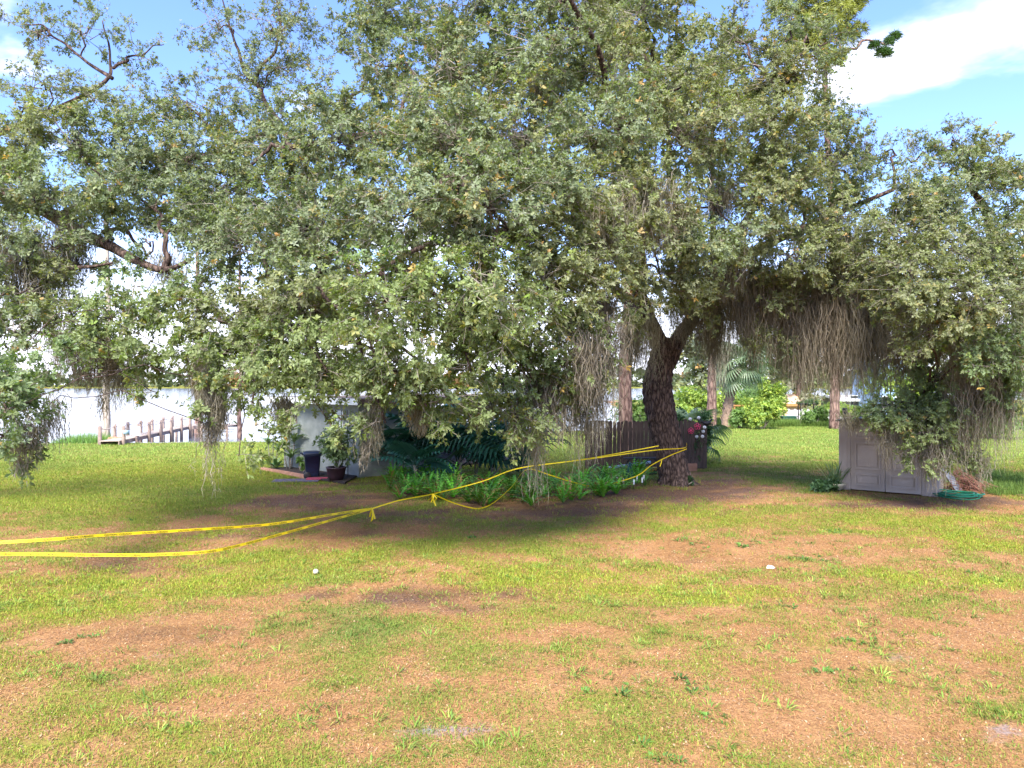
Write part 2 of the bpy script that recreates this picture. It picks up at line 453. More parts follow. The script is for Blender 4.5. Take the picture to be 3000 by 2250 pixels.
def cover(x, y):
    """grass cover, yellowness, bare sand, all 0..1, at ground points"""
    x, y = np.asarray(x, float), np.asarray(y, float)
    n1, n2 = fbm(x * .5, y * .7, 3), .5 * fbm(x * 1.6, y * 1.9, 9) + .5 * fbm(x * 4.2, y * 5.0, 15)
    far = sstep(24, 32, y)
    left = sstep(-5.5, -8.5, x) * sstep(15, 19, y)
    base = .49 + .45 * (n1 - .5) + 3.0 * (n2 - .5) + .85 * np.maximum(far, left)
    base = base + .1 * sstep(9, 6.5, y) - .12 * sstep(1, 7, x) * sstep(20, 14, y)
    yel = .55 + .9 * (fbm(x * .35 + 9, y * .5, 21) - .5) + .1 * sstep(-1, -6, x)
    sand = np.zeros_like(x)
    for p, sx, sy, g, yl, s in _B:
        d = ((x - p[0]) / sx) ** 2 + ((y - p[1]) / sy) ** 2
        w = np.exp(-d * .9) * (.55 + .9 * n2)
        base = base + .7 * g * w; yel = yel + yl * w
        sand = sand + .8 * s * np.exp(-d * .7) * (.1 + 1.8 * n2)
    sh = shore(x) - y
    sand = np.maximum(sand, sstep(1.1, .2, np.abs(sh - .1)))
    base = base - 1.2 * sstep(1.0, .3, sh)
    # shade-starved bare soil under the densest canopy
    und = np.exp(-(((x - 1.5) / 7.0) ** 2 + ((y - 19.5) / 3.6) ** 2) * 1.2)
    base = base - .15 * und
    base = np.where(y > 500, 1.0, base); sand = np.where(y > 500, 0, sand)
    g = sstep(.02, 1.0, base)
    return g, np.clip(yel - .35 * far * 0, 0, 1), np.clip(sand, 0, 1)

DARK_GROUND = [(900, 1470, 2.4, 1.5, 1), (700, 1560, 2.2, .7, .6), (1230, 1745, 1.4, .45, .9), (1330, 1780, 1.0, .4, .6), (1080, 1560, 1.4, .5, .6), (1650, 1500, 2.4, .9, 1), (1950, 1450, 3.0, 1.4, 1), (2130, 1420, 1.8, 1.8, .9), (2180, 1340, 2.2, 2.0, .5), (1750, 1490, 3, 1.0, .8), (2640, 1480, 2.0, .7, 1), (2860, 1470, 1.4, .8, .9),
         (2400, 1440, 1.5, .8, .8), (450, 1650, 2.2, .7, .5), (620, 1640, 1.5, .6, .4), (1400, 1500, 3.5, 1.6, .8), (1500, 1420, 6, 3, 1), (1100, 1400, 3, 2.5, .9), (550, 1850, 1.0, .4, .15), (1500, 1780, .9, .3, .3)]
_H = [(gat(px, py), sx, sy, a_) for px, py, sx, sy, a_ in DARK_GROUND]  # soft-edged blobs where bare ground and litter turn a darker brown
def dark_ground(x, y):
    """how far the bare ground colour darkens, in broken patches"""
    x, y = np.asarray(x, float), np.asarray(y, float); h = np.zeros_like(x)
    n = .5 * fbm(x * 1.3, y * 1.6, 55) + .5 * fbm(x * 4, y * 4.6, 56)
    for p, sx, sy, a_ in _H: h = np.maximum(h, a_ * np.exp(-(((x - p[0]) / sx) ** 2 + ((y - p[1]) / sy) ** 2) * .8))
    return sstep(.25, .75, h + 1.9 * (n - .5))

# ------------------------------------------------------------------ ground, lake
def spaced(lo, hi, step, ext, k=14):
    core = np.arange(lo, hi + 1e-6, step)
    g = np.geomspace(1, ext, k)
    a = lo - (g - 1 + step * np.arange(1, k + 1)); b = hi + (g - 1 + step * np.arange(1, k + 1))
    return np.concatenate([a[::-1], core, b])
gx = spaced(-30, 30, .4, 2500, 26)
gy = np.concatenate([np.linspace(-400, 3.4, 12), np.arange(4, 50, .34), 50 + np.geomspace(1, 1800, 26)])
GX, GY = np.meshgrid(gx, gy)
def ground_z(x, y):
    d = y - shore(x)
    z = -1.3 * sstep(-.3, 5, d)
    z = z + 2.6 * sstep(560, 640, y)
    n = (fbm(x * .3, y * .3, 40) - .5) * .06 + (vnoise(x * 1.7, y * 1.7, 44) - .5) * .025
    return z + n * sstep(60, 40, np.hypot(x, y - 15))
GZ = ground_z(GX, GY)
nxg, nyg = len(gx), len(gy)
gi = np.arange(nxg * nyg).reshape(nyg, nxg)
a, b, c, d = gi[:-1, :-1].ravel(), gi[:-1, 1:].ravel(), gi[1:, 1:].ravel(), gi[1:, :-1].ravel()
tri = np.concatenate([np.stack([a, b, c], 1), np.stack([a, c, d], 1)])
gcov, gyel, gsand = cover(GX.ravel(), GY.ravel())

def ground_material():
    m, nt, out = new_mat('lawn soil and litter')
    p = nt.nodes.new('ShaderNodeBsdfPrincipled'); p.inputs['Roughness'].default_value = .95; p.inputs['Specular IOR Level'].default_value = .1
    a = nt.nodes.new('ShaderNodeAttribute'); a.attribute_name = 'col'
    s = nt.nodes.new('ShaderNodeSeparateColor'); nt.links.new(a.outputs['Color'], s.inputs[0])
    g = nt.nodes.new('ShaderNodeNewGeometry')
    P = g.outputs['Position']
    n1 = noise_node(nt, 34, 6, P, .7); n2 = noise_node(nt, 1.1, 4, P); n3 = noise_node(nt, 90, 4, P, .7); n4 = noise_node(nt, 9, 5, P, .65)
    lit = mixc(nt, ramp(nt, n1.outputs['Fac'], .34, .68), (.17, .09, .038), (.37, .205, .085))
    lit = mixc(nt, ramp(nt, n2.outputs['Fac'], .35, .7), lit, mixc(nt, .4, lit, (.40, .22, .115)))
    lit = mixc(nt, ramp(nt, n3.outputs['Fac'], .58, .72), lit, (.50, .36, .19))
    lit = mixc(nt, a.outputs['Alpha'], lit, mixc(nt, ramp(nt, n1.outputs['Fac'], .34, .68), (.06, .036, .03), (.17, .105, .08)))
    gr = mixc(nt, ramp(nt, n1.outputs['Fac'], .3, .7), (.07, .105, .02), (.17, .23, .055))
    yl = mixc(nt, ramp(nt, n1.outputs['Fac'], .3, .7), (.11, .11, .012), (.27, .26, .04))
    gr = mixc(nt, s.outputs[1], gr, yl)
    fac = nt.nodes.new('ShaderNodeMath'); fac.operation = 'MULTIPLY_ADD'; fac.inputs[1].default_value = 1.0
    sh = nt.nodes.new('ShaderNodeMath'); sh.operation = 'MULTIPLY_ADD'; sh.inputs[1].default_value = .9; sh.inputs[2].default_value = -.45
    nt.links.new(n4.outputs['Fac'], sh.inputs[0])
    nt.links.new(s.outputs[0], fac.inputs[0]); nt.links.new(sh.outputs[0], fac.inputs[2])
    col = mixc(nt, ramp(nt, fac.outputs[0], .25, 1.15), lit, gr)
    sand = mixc(nt, ramp(nt, n1.outputs['Fac'], .3, .7), (.17, .15, .16), (.28, .255, .27))
    sf = nt.nodes.new('ShaderNodeMath'); sf.operation = 'ADD'
    nt.links.new(s.outputs[2], sf.inputs[0]); nt.links.new(sh.outputs[0], sf.inputs[1])
    col = mixc(nt, ramp(nt, sf.outputs[0], .25, .75), col, sand)
    nt.links.new(col, p.inputs['Base Color'])
    b = nt.nodes.new('ShaderNodeBump'); b.inputs['Strength'].default_value = .9; b.inputs['Distance'].default_value = .025
    nt.links.new(n1.outputs['Fac'], b.inputs['Height']); nt.links.new(b.outputs[0], p.inputs['Normal'])
    nt.links.new(p.outputs[0], out.inputs[0])
    return m
ground = build_tris('ground', np.stack([GX.ravel(), GY.ravel(), GZ.ravel()], 1), tri, ground_material(), col=np.stack([gcov, gyel, gsand, dark_ground(GX.ravel(), GY.ravel())], 1))
tag(ground, kind='structure')

def lake_material():
    m, nt, out = new_mat('lake water')
    p = nt.nodes.new('ShaderNodeBsdfPrincipled')
    p.inputs['Base Color'].default_value = (.10, .12, .15, 1); p.inputs['Roughness'].default_value = .12; p.inputs['IOR'].default_value = 1.33
    g = nt.nodes.new('ShaderNodeNewGeometry'); mp = nt.nodes.new('ShaderNodeMapping'); mp.inputs['Scale'].default_value = (.6, 2.2, 1)
    nt.links.new(g.outputs['Position'], mp.inputs[0])
    n = noise_node(nt, 1.4, 4, mp.outputs[0])
    b = nt.nodes.new('ShaderNodeBump'); b.inputs['Strength'].default_value = .18; b.inputs['Distance'].default_value = .05
    nt.links.new(n.outputs['Fac'], b.inputs['Height']); nt.links.new(b.outputs[0], p.inputs['Normal'])
    nt.links.new(p.outputs[0], out.inputs[0])
    return m
lk = MB().add([(-2400, 34, -.5), (2400, 34, -.5), (2400, 640, -.5), (-2400, 640, -.5)], [(0, 1, 2, 3)])
tag(build('lake', lk, lake_material()), kind='structure')

# ------------------------------------------------------------------ foliage generators
def leaf_fan(P, A, K, L, W, th=(30, 85), fold=.16, droop=.12, colf=None, lenvar=.3):
    """K leaves round each axis A at P: folded kite leaves of two triangles. returns verts, tris, leaf->rosette index"""
    n = len(P)
    A = nrm(A)
    ref = np.where(np.abs(A[:, 2:3]) < .9, np.array([[0, 0, 1.]]), np.array([[1., 0, 0]]))
    U = nrm(np.cross(A, ref)); V = np.cross(A, U)
    ph = rng.uniform(0, 2 * np.pi, (n, 1)) + np.arange(K)[None] * 2.4 + rng.normal(0, .25, (n, K))
    t = np.radians(rng.uniform(th[0], th[1], (n, K)))
    D = np.cos(t)[..., None] * A[:, None] + np.sin(t)[..., None] * (np.cos(ph)[..., None] * U[:, None] + np.sin(ph)[..., None] * V[:, None])
    D = D.reshape(-1, 3)
    Ar = np.repeat(A, K, 0); Pr = np.repeat(P, K, 0)
    S = nrm(np.cross(Ar, D) + rng.normal(0, .25, D.shape))
    N = nrm(np.cross(D, S))
    l = (np.repeat(np.broadcast_to(np.asarray(L, float).reshape(-1, 1), (n, 1)), K, 0)) * rng.uniform(1 - lenvar, 1 + lenvar, (n * K, 1))
    w = l * W * rng.uniform(.85, 1.2, (n * K, 1))
    Pr = Pr - Ar * (rng.uniform(0, .5, (n * K, 1)) * l)
    v0 = Pr
    mid = Pr + D * l * .58
    v1 = mid + S * w * .5 + N * w * fold
    v2 = mid - S * w * .5 + N * w * fold
    v3 = Pr + D * l + np.array([0, 0, -1.]) * l * droop
    v = np.stack([v0, v1, v3, v2], 1).reshape(-1, 3)
    i = np.arange(n * K)[:, None] * 4
    tr = np.concatenate([i + [0, 1, 2], i + [0, 2, 3]], 1).reshape(-1, 3)
    return v, tr

def prisms(A, B, ra, rb):
    """three-sided twigs from A to B"""
    n = len(A)
    d = nrm(B - A)
    ref = np.where(np.abs(d[:, 2:3]) < .9, np.array([[0, 0, 1.]]), np.array([[1., 0, 0]]))
    u = nrm(np.cross(d, ref)); w = np.cross(d, u)
    ra = np.broadcast_to(np.asarray(ra, float).reshape(-1, 1), (n, 1)); rb = np.broadcast_to(np.asarray(rb, float).reshape(-1, 1), (n, 1))
    vs = []
    for P, r in ((A, ra), (B, rb)):
        for k in range(3):
            an = 2 * np.pi * k / 3
            vs.append(P + r * (np.cos(an) * u + np.sin(an) * w))
    v = np.stack(vs, 1).reshape(-1, 3)
    i = np.arange(n)[:, None] * 6
    f = []
    for k in range(3):
        q = (k + 1) % 3
        f += [i + [k, q, 3 + q], i + [k, 3 + q, 3 + k]]
    return v, np.concatenate(f, 1).reshape(-1, 3)

def ribbons(A, B, w):
    d = nrm(B - A); s_ = nrm(np.cross(d, rng.normal(0, 1, d.shape))) * w * .5
    v = np.stack([A - s_, A + s_, B + s_ * .6, B - s_ * .6], 1).reshape(-1, 3)
    i = np.arange(len(A))[:, None] * 4
    return v, np.concatenate([i + [0, 1, 2], i + [0, 2, 3]], 1).reshape(-1, 3)

class Tri:
    def __init__(self): self.v, self.t, self.c, self.m, self.n = [], [], [], [], 0
    def add(self, v, t, c, m=0):
        self.v.append(v); self.t.append(t + self.n); self.m.append(np.full(len(t), m))
        c = np.asarray(c, float)
        self.c.append(np.broadcast_to(c, (len(v), 3)) if c.ndim == 1 else c); self.n += len(v)
    def build(self, name, mats, parent=None):
        o = build_tris(name, np.concatenate(self.v), np.concatenate(self.t), mats, parent, np.concatenate(self.c), np.concatenate(self.m))
        return o

OAK = np.array([(.140, .166, .098), (.126, .154, .082), (.158, .176, .122), (.114, .146, .068), (.148, .164, .076)])
def oak_colors(n, P, yel):
    """per rosette colour: grey greens, with spells of yellowed, brown and fresh green leaves"""
    c = OAK[rng.integers(0, len(OAK), n)] * rng.uniform(.82, 1.22, (n, 1))
    sp = fbm(P[:, 0] * .7 + P[:, 1] * .4, P[:, 2] * .8 - P[:, 1] * .3, 77, 3)
    big = fbm(P[:, 0] * .25 + P[:, 1] * .2, P[:, 2] * .3, 78, 2)
    c = c * (.78 + .5 * fbm(P[:, 0] * 1.1, P[:, 2] * 1.1 + P[:, 1] * .6, 79, 3))[:, None] * np.where(big[:, None] > .5, np.array([(1.06, 1.0, .85)]), np.array([(.95, 1.0, 1.0)]))
    py = yel * sstep(.42, 1.36, sp) * .75
    r = rng.uniform(0, 1, n)
    yc = np.array([(.22, .15, .035), (.25, .19, .05), (.17, .13, .04)])[rng.integers(0, 3, n)]
    k = r < py
    c[k] = c[k] * .4 + yc[k] * .75
    k = (r > .965) & (big > .4)
    c[k] = np.array([.16, .21, .045]) * rng.uniform(.8, 1.2, (k.sum(), 1))
    k = (r > .955) & (r < .962)
    c[k] = np.array([.34, .20, .07])
    return c

def clump(T, C, rad, n, Lf=.075, attach=None, droop=.0, yel=.3, out=.55, K=6):
    """a bough of foliage: branches spread from the centre, side twigs, rosettes of leaves along the twigs"""
    C, rad = np.asarray(C, float), np.asarray(rad, float)
    nb = max(1, int(round(n / 46)))
    d = nrm(rng.normal(0, 1, (nb, 3)))
    E = C + d * rad * (rng.uniform(.35, 1, (nb, 1)) ** .55) * rng.uniform(.85, 1.15, (nb, 1))
    S0 = C + rng.normal(0, .12, (nb, 3)) * rad + (0 if attach is None else .25 * nrm(np.asarray(attach) - C) * rad)
    Mi = (S0 + E) / 2 + rng.normal(0, .1, (nb, 3)) * rad + np.array([0, 0, .08]) * rad
    r0 = .006 + .004 * np.linalg.norm(E - S0, axis=1)
    for A, B, ra, rb in ((S0, Mi, r0, r0 * .7), (Mi, E, r0 * .7, r0 * .3)):
        v, t = prisms(A, B, ra, rb); T.add(v, t, (.2, .18, .15), 1)
    nt_ = 15
    tt = .2 + .8 * rng.uniform(0, 1, (nb, nt_)) ** .6
    tb = tt[..., None]
    P0 = np.where(tb < .5, S0[:, None] + (Mi - S0)[:, None] * tb * 2, Mi[:, None] + (E - Mi)[:, None] * (tb * 2 - 1))
    bd = nrm(E - S0)[:, None]
    td = nrm(bd * .55 + rng.normal(0, .62, (nb, nt_, 3)) + nrm(P0 - C) * out * .6 + np.array([0, 0, .12 - droop]))
    ln = rng.uniform(.12, .42, (nb, nt_, 1)) * (Lf / .075)
    P1 = P0 + td * ln
    P0f, P1f = P0.reshape(-1, 3), P1.reshape(-1, 3)
    v, t = ribbons(P0f, P1f, .0075); T.add(v, t, (.24, .21, .17), 1)
    s = np.array([.45, .75, 1.02])
    Pr = (P0[:, :, None] + (P1 - P0)[:, :, None] * s[None, None, :, None]).reshape(-1, 3) + rng.normal(0, .02, (nb * nt_ * 3, 3))
    Ax = np.repeat(td.reshape(-1, 3), 3, 0) * .75 + np.array([0, 0, .4]) + rng.normal(0, .3, (len(Pr), 3)) + nrm(Pr - C) * .35
    L = Lf * rng.uniform(.75, 1.2, len(Pr))
    v, t = leaf_fan(Pr, Ax, K, L, .45, fold=.08)
    c = oak_colors(len(Pr), Pr, yel)
    if droop > 0: c = c * np.array([.93, 1.07, .84])      # fresh low growth
    cl = np.repeat(c, K, 0) * rng.uniform(.86, 1.16, (len(c) * K, 1))
    T.add(v, t, np.repeat(cl, 4, 0), 0)

def strands(P, length, width, n, seg=7, thick=.014, fuzz=2, taper=.75):
    """one beard of hanging moss: many wavering ribbons with side hairs"""
    P = np.asarray(P, float)
    st = P + np.stack([rng.normal(0, .38, n) * width, rng.normal(0, .3, n) * width, rng.uniform(-.12, .42, n) * min(length, 1.2) * rng.uniform(0, 1, n)], 1)
    off = np.abs(st[:, 0] - P[0]) / max(width, 1e-3)
    l = length * np.clip(rng.uniform(.25, 1.0, n) ** .65 * (1.05 - taper * np.clip(off, 0, 1) * .6), .12, 1.2)
    k = np.arange(seg + 1)
    step = rng.normal(0, .042, (n, seg + 1, 3)); step[..., 2] = 0
    path = st[:, None] + np.cumsum(step, 1) * (.4 + .6 * length) + np.array([0, 0, -1.])[None, None] * (l[:, None] * k / seg)[..., None]
    # strands lean in to the middle as they fall
    cen = P[None, None, :2] - path[..., :2]
    path[..., :2] += cen * (.28 * (k / seg))[None, :, None]
    az_ = rng.uniform(0, np.pi, (n, 1)) + rng.normal(0, .5, (n, seg + 1))
    sd = np.stack([np.cos(az_), np.sin(az_), np.zeros_like(az_)], -1)
    w = thick * rng.uniform(.5, 1.3, (n, seg + 1)) * (1 - .75 * (k / seg) ** 2)[None]
    a, b = path - sd * w[..., None] * .5, path + sd * w[..., None] * .5
    v = np.stack([a, b], 2).reshape(-1, 3)
    base = (np.arange(n)[:, None] * (seg + 1) + np.arange(seg)[None]) * 2
    q = base.reshape(-1, 1)
    t = np.concatenate([q + [0, 1, 3], q + [0, 3, 2]], 0)
    vs, ts, nn = [v], [t], len(v)
    for f in range(fuzz):
        h0 = path[:, :-1].reshape(-1, 3)
        hd = rng.normal(0, 1, h0.shape); hd[:, 2] = -np.abs(hd[:, 2]) * .9
        hl = rng.uniform(.04, .10, (len(h0), 1)) * (.9 + .5 * min(length, 1.5))
        e = h0 + nrm(hd) * hl
        sdw = nrm(np.cross(hd, np.array([0, 0, 1.]))) * .006
        vv = np.stack([h0 - sdw, h0 + sdw, e], 1).reshape(-1, 3)
        vs.append(vv); ts.append(np.arange(len(vv)).reshape(-1, 3) + nn); nn += len(vv)
    return np.concatenate(vs), np.concatenate(ts)

MOSS = np.array([(.26, .235, .185), (.22, .20, .155), (.29, .26, .205), (.20, .175, .14)])
def moss_beard(T, px, y0, y1, wpx, Y, n=None, hue=None):
    P = at(px, y0, Y); L = (y1 - y0) / F * Y; W = wpx / F * Y
    n = int((n or (34 + 260 * W * min(L, 1.6))) * 2.1)
    v, t = strands(P, L, W, n)
    base = MOSS[rng.integers(0, 4)] if hue is None else np.array(hue)
    c = base * rng.uniform(.7, 1.25, (len(v), 1))
    T.add(v, t, c, 0)

def limb(mb, pts, r0, r1, n=10, k=24, wob=.04, seed=1, m=0, p=.8):
    path = catmull(pts, k)
    q = np.linspace(0, 1, k)
    path[:, 0] += (vnoise(q * 7, seed * 3.1, seed) - .5) * wob * 3 * np.sin(q * np.pi)
    path[:, 2] += (vnoise(q * 8, seed * 5.7, seed + 4) - .5) * wob * 3 * np.sin(q * np.pi)
    rad = r0 + (r1 - r0) * q ** p
    nz = vnoise(np.arange(k)[:, None] * .7, np.arange(n)[None] * 1.3, seed)
    mb.tube(path, rad, n, m, True, True, lambda i, j: .9 + .2 * nz[i, j])
    return path

def grow(root, limbs, clumps, bark, sides=10, moss=(), leafmat='oak_leaf', trunk_mb=None, link_r=.045):
    """join every bough to the nearest limb by a branch, then build trunk, crown and moss as parts of root"""
    mb = trunk_mb or MB()
    pts = []
    for i, (lp, r0, r1) in enumerate(limbs):
        pts.append(limb(mb, lp, r0, r1, sides, 30, .10, 11 + i))
    sk = np.concatenate(pts)
    T = Tri()
    for (px, py, Y, rx, ry, dens, *opt) in clumps:
        o = opt[0] if opt else {}
        C = at(px, py, Y); s = Y / F
        rad = 1.12 * np.array([rx * s, (rx + ry) * .5 * s * .95, ry * s])
        area = math.pi * rad[0] * rad[2]
        Lf = o.get('L', .074); n = int(area * 425 * dens * (1 if Lf < .1 else .55))
        j = np.argmin(np.linalg.norm((sk - C) * [1, 1, 1.2] + [0, 0, .6], axis=1))
        B = sk[j]
        mid = (B + C) / 2 + rng.normal(0, .18, 3) * np.linalg.norm(C - B) * .5 + [0, 0, .12 * np.linalg.norm(C - B)]
        ln = np.linalg.norm(C - B)
        if ln > .3:
            k_ = .25 if o.get('thin') else 1.0; limb(mb, [B, mid, C], min(link_r, .02 + .015 * ln) * 1.3 * k_, .016 * (.4 + .6 * k_), 6, 12, .12, int(px + py))
        clump(T, C, rad, n, o.get('L', .074), B, o.get('droop', 0), o.get('yel', .3), K=o.get('K', 6))
    tr = build('trunk', mb, bark, root, True)
    cr = T.build('crown', [M[leafmat], M['twig']], root); tag(cr, kind='stuff')
    if moss:
        Tm = Tri()
        for b in moss: moss_beard(Tm, *b)
        tag(Tm.build('hanging_moss', M['moss'], root), kind='stuff')
    return tr, cr

# ------------------------------------------------------------------ the great live oak
oak_base = np.array([5.02, 21.9, 0.0])
oak = empty('live_oak', oak_base)
tag(oak, 'large live oak with thick leaning trunk and wide crown, yellow tape round its trunk', 'tree', 'live oaks')
tm = MB()
kk, nn_ = 110, 90
tp = catmull([(5.05, 21.9, -.15), (5.0, 21.9, .35), (4.86, 21.9, 1.0), (4.68, 21.95, 1.9), (4.50, 22.0, 2.8), (4.58, 22.0, 3.5), (4.78, 22.0, 4.15), (4.86, 22, 4.5)], kk)
q = np.linspace(0, 1, kk)
tr_ = np.interp(q, [0, .06, .14, .3, .45, .6, .75, .88, 1], [.62, .53, .46, .43, .46, .45, .40, .46, .40])
th_ = np.arange(nn_) / nn_ * 2 * np.pi
ridge = np.stack([np.abs(vnoise(th_ * 11 + .8 * vnoise(np.full(nn_, i * .25), th_ * 2, 8), np.full(nn_, i * .22), 5) - .5) * 2 for i in range(kk)])
knob = np.stack([fbm(np.cos(th_) * 1.4 + 5 + i * .02, np.sin(th_) * 1.4 + i * .12, 31, 3) for i in range(kk)])
root_fl = np.stack([1 + .34 * np.cos(th_ * 5 + 1 + .6 * np.sin(th_ * 2)) * math.exp(-i / 8) for i in range(kk)])
tm.tube(tp, tr_, nn_, 0, True, True, lambda i, j: root_fl[i, j] * (.82 + .17 * ridge[i, j] + .20 * knob[i, j]))
limbs = [
    ([(4.7, 22, 4.1), (4.35, 21.8, 4.75), (3.9, 21.2, 5.6), (2.6, 19.6, 7.0), (.2, 17.2, 8.4), (-2.6, 15.8, 8.6), (-4.6, 15.2, 8.2)], .32, .04),
    ([(4.9, 22, 4.1), (5.35, 21.9, 4.8), (5.55, 21.6, 5.7), (6.3, 20.8, 6.6), (8.0, 19.6, 7.4), (10.0, 18.6, 8.2)], .30, .05),
    ([(5.3, 21.7, 5.2), (5.2, 21.4, 7.5), (4.5, 20.5, 10.0), (3.9, 19.4, 11.6)], .2, .03),
    ([(4.1, 21.5, 5.3), (3.2, 19.6, 6.2), (1.9, 16.6, 7.0), (.4, 14.0, 7.2), (-1.2, 12.3, 6.7)], .2, .04),
    ([(4.2, 21.7, 5.1), (2.6, 23.0, 6.6), (-.2, 23.2, 8.0), (-3.2, 22.0, 9.4), (-5.2, 20.0, 10.2)], .18, .035),
    ([(5.4, 21.7, 5.5), (6.6, 20.6, 5.9), (7.6, 20.0, 5.8), (9.0, 19.3, 5.9), (10.4, 18.8, 5.2)], .18, .035),
    ([(3.9, 21.2, 5.6), (3.2, 18.6, 8.0), (2.0, 15.6, 10.0), (1.0, 14.0, 11.0)], .14, .04),
    ([(6.3, 20.8, 6.6), (6.8, 19.0, 9.0), (6.6, 17.6, 10.4)], .13, .03),
    ([(1.9, 16.6, 7.0), (-.4, 15.2, 6.4), (-3.0, 14.0, 5.2), (-5.0, 13.2, 4.0)], .09, .03),
]
dr = dict(droop=.25, L=.074, yel=.35)
th = dict(droop=.3, L=.08, thin=True)
hi = dict(yel=1.1, L=.070)
md = dict(yel=.65)
bk = dict(yel=.3, L=.15)
cl = [
    (680, 1030, 12.6, 130, 100, 1.0, dr), (810, 1070, 12.2, 140, 90, 1.05, dr), (960, 1090, 11.6, 120, 70, .95, dr), (1090, 1150, 11.6, 90, 60, .7, dr), (900, 1180, 11.8, 90, 50, .55, dr), (1190, 1080, 11.2, 160, 100, 1.1, dr), (1380, 1090, 11.6, 150, 95, 1.0, dr),
    (1560, 1110, 12.5, 110, 130, .9, dr), (1680, 1010, 13.0, 130, 150, 1.0, dr), (930, 1010, 12.0, 170, 120, 1.15, dr), (1480, 960, 11.6, 150, 120, 1.0, dr),
    (700, 930, 13.0, 150, 120, 1.0), (900, 870, 12.2, 180, 150, 1.1), (1140, 890, 10.9, 190, 160, 1.15, dr), (1390, 850, 11.1, 180, 160, 1.1, dr), (1610, 850, 12.2, 160, 150, 1.0, md), (1790, 800, 13.2, 130, 130, .9, md),
    (660, 700, 14.2, 180, 130, .9, md), (900, 640, 13.2, 200, 150, 1.05, md), (1180, 640, 12.0, 210, 170, 1.1, md), (1450, 620, 11.6, 200, 170, 1.1, md), (1700, 600, 12.6, 180, 160, 1.05, md), (1930, 620, 14.2, 170, 140, .95, md),
    (2060, 740, 15.2, 130, 120, .9, md), (1940, 830, 15.5, 110, 110, .8, md), (1880, 900, 18.5, 90, 60, .8, md), (2010, 830, 19, 110, 80, .9), (2100, 790, 19.5, 110, 90, .9), (2200, 800, 19.5, 90, 80, .8), (1760, 700, 14, 120, 120, .9, md), (1560, 740, 12.4, 150, 100, .9, md), (2300, 860, 19.4, 90, 70, .7),
    (780, 420, 16.6, 180, 120, .85, md), (1010, 420, 15.0, 190, 140, .95, md), (1290, 390, 13.6, 200, 150, 1.0, hi), (1540, 380, 13.1, 200, 150, 1.05, hi), (1790, 380, 14.0, 190, 150, 1.0, hi), (2040, 400, 15.8, 190, 150, 1.0, hi),
    (2260, 370, 17.0, 170, 130, .95, hi), (2420, 460, 18.2, 130, 120, .85, hi), (1100, 190, 17.4, 150, 100, .6, hi), (1330, 170, 15.2, 180, 130, .85, hi), (1560, 160, 14.8, 190, 130, .85, hi), (1800, 190, 16.0, 180, 110, .85, hi),
    (1130, 20, 18.5, 180, 100, .8, md), (1370, -20, 16.0, 180, 120, .9, hi), (1640, -10, 15.4, 200, 120, .9, md), (1880, 20, 17.5, 150, 100, .75, md), (2030, 220, 17.0, 150, 90, .8, hi), (2230, 210, 17.6, 150, 90, .8, hi),
    (2250, 560, 17.0, 160, 130, .95, md), (2450, 640, 18.2, 140, 110, .85, md), (2330, 740, 17.6, 140, 110, .8), (2190, 680, 16.5, 120, 110, .85, md), (2500, 540, 18.8, 80, 90, .45, hi), (2590, 440, 19.0, 70, 60, .25, hi),
    (2220, 900, 18.6, 70, 110, .5), (2400, 860, 18.6, 130, 70, .6), (2520, 760, 18, 110, 90, .8), (2320, 960, 19, 60, 90, .5), (2100, 900, 18, 60, 80, .45),
    (1010, 1320, 11.4, 40, 80, .08, th), (1130, 1240, 11.4, 60, 50, .35, dr), (1330, 1190, 11.3, 140, 50, .7, dr), (1250, 1190, 11.4, 110, 60, .55, dr), (1440, 1210, 11.9, 100, 60, .55, dr), (1520, 1230, 12.2, 80, 70, .7, dr), (1620, 1180, 13, 70, 70, .7, dr), (740, 1180, 12.0, 80, 50, .45, dr), (700, 1335, 11.6, 60, 16, .22, th), (650, 1150, 12.4, 60, 80, .5, dr),
    (2340, 230, 17.8, 110, 90, .7, hi), (2430, 210, 18.4, 60, 80, .5, hi), (2320, 50, 18.6, 120, 70, .4, hi), (2450, 110, 18.8, 60, 70, .3, hi), (1640, 1080, 12.8, 80, 80, .8, dr), (1000, 1230, 12, 70, 50, .3, dr), (870, 1240, 12, 40, 50, .25, th), (2440, 330, 18.2, 90, 90, .7, hi), (2360, 120, 18.4, 90, 60, .4, hi), (2150, 120, 18, 140, 90, .6, md),
    (900, 700, 17.5, 300, 220, 0.25, bk), (1250, 600, 18, 320, 240, 0.25, bk), (1600, 560, 18, 320, 240, 0.25, bk), (1900, 520, 19, 280, 220, 0.25, bk), (1150, 330, 20, 300, 180, 0.22, bk), (1500, 250, 19.5, 320, 180, 0.25, bk), (1850, 230, 20, 300, 180, 0.24, bk), (2180, 430, 20.5, 240, 200, 0.25, bk), (1000, 950, 17, 280, 160, 0.25, bk), (1350, 930, 17, 280, 160, 0.25, bk), (1640, 880, 18, 220, 160, 0.24, bk), (780, 560, 19, 260, 160, 0.20, bk), (2350, 620, 21, 160, 150, 0.22, bk), (1400, 50, 20, 340, 140, 0.22, bk), (1800, 40, 20.5, 260, 140, 0.21, bk),
    (950, 290, 18.0, 130, 80, .34, hi), (640, 560, 15.5, 160, 90, .75, md), (560, 860, 14, 90, 90, .5),
]
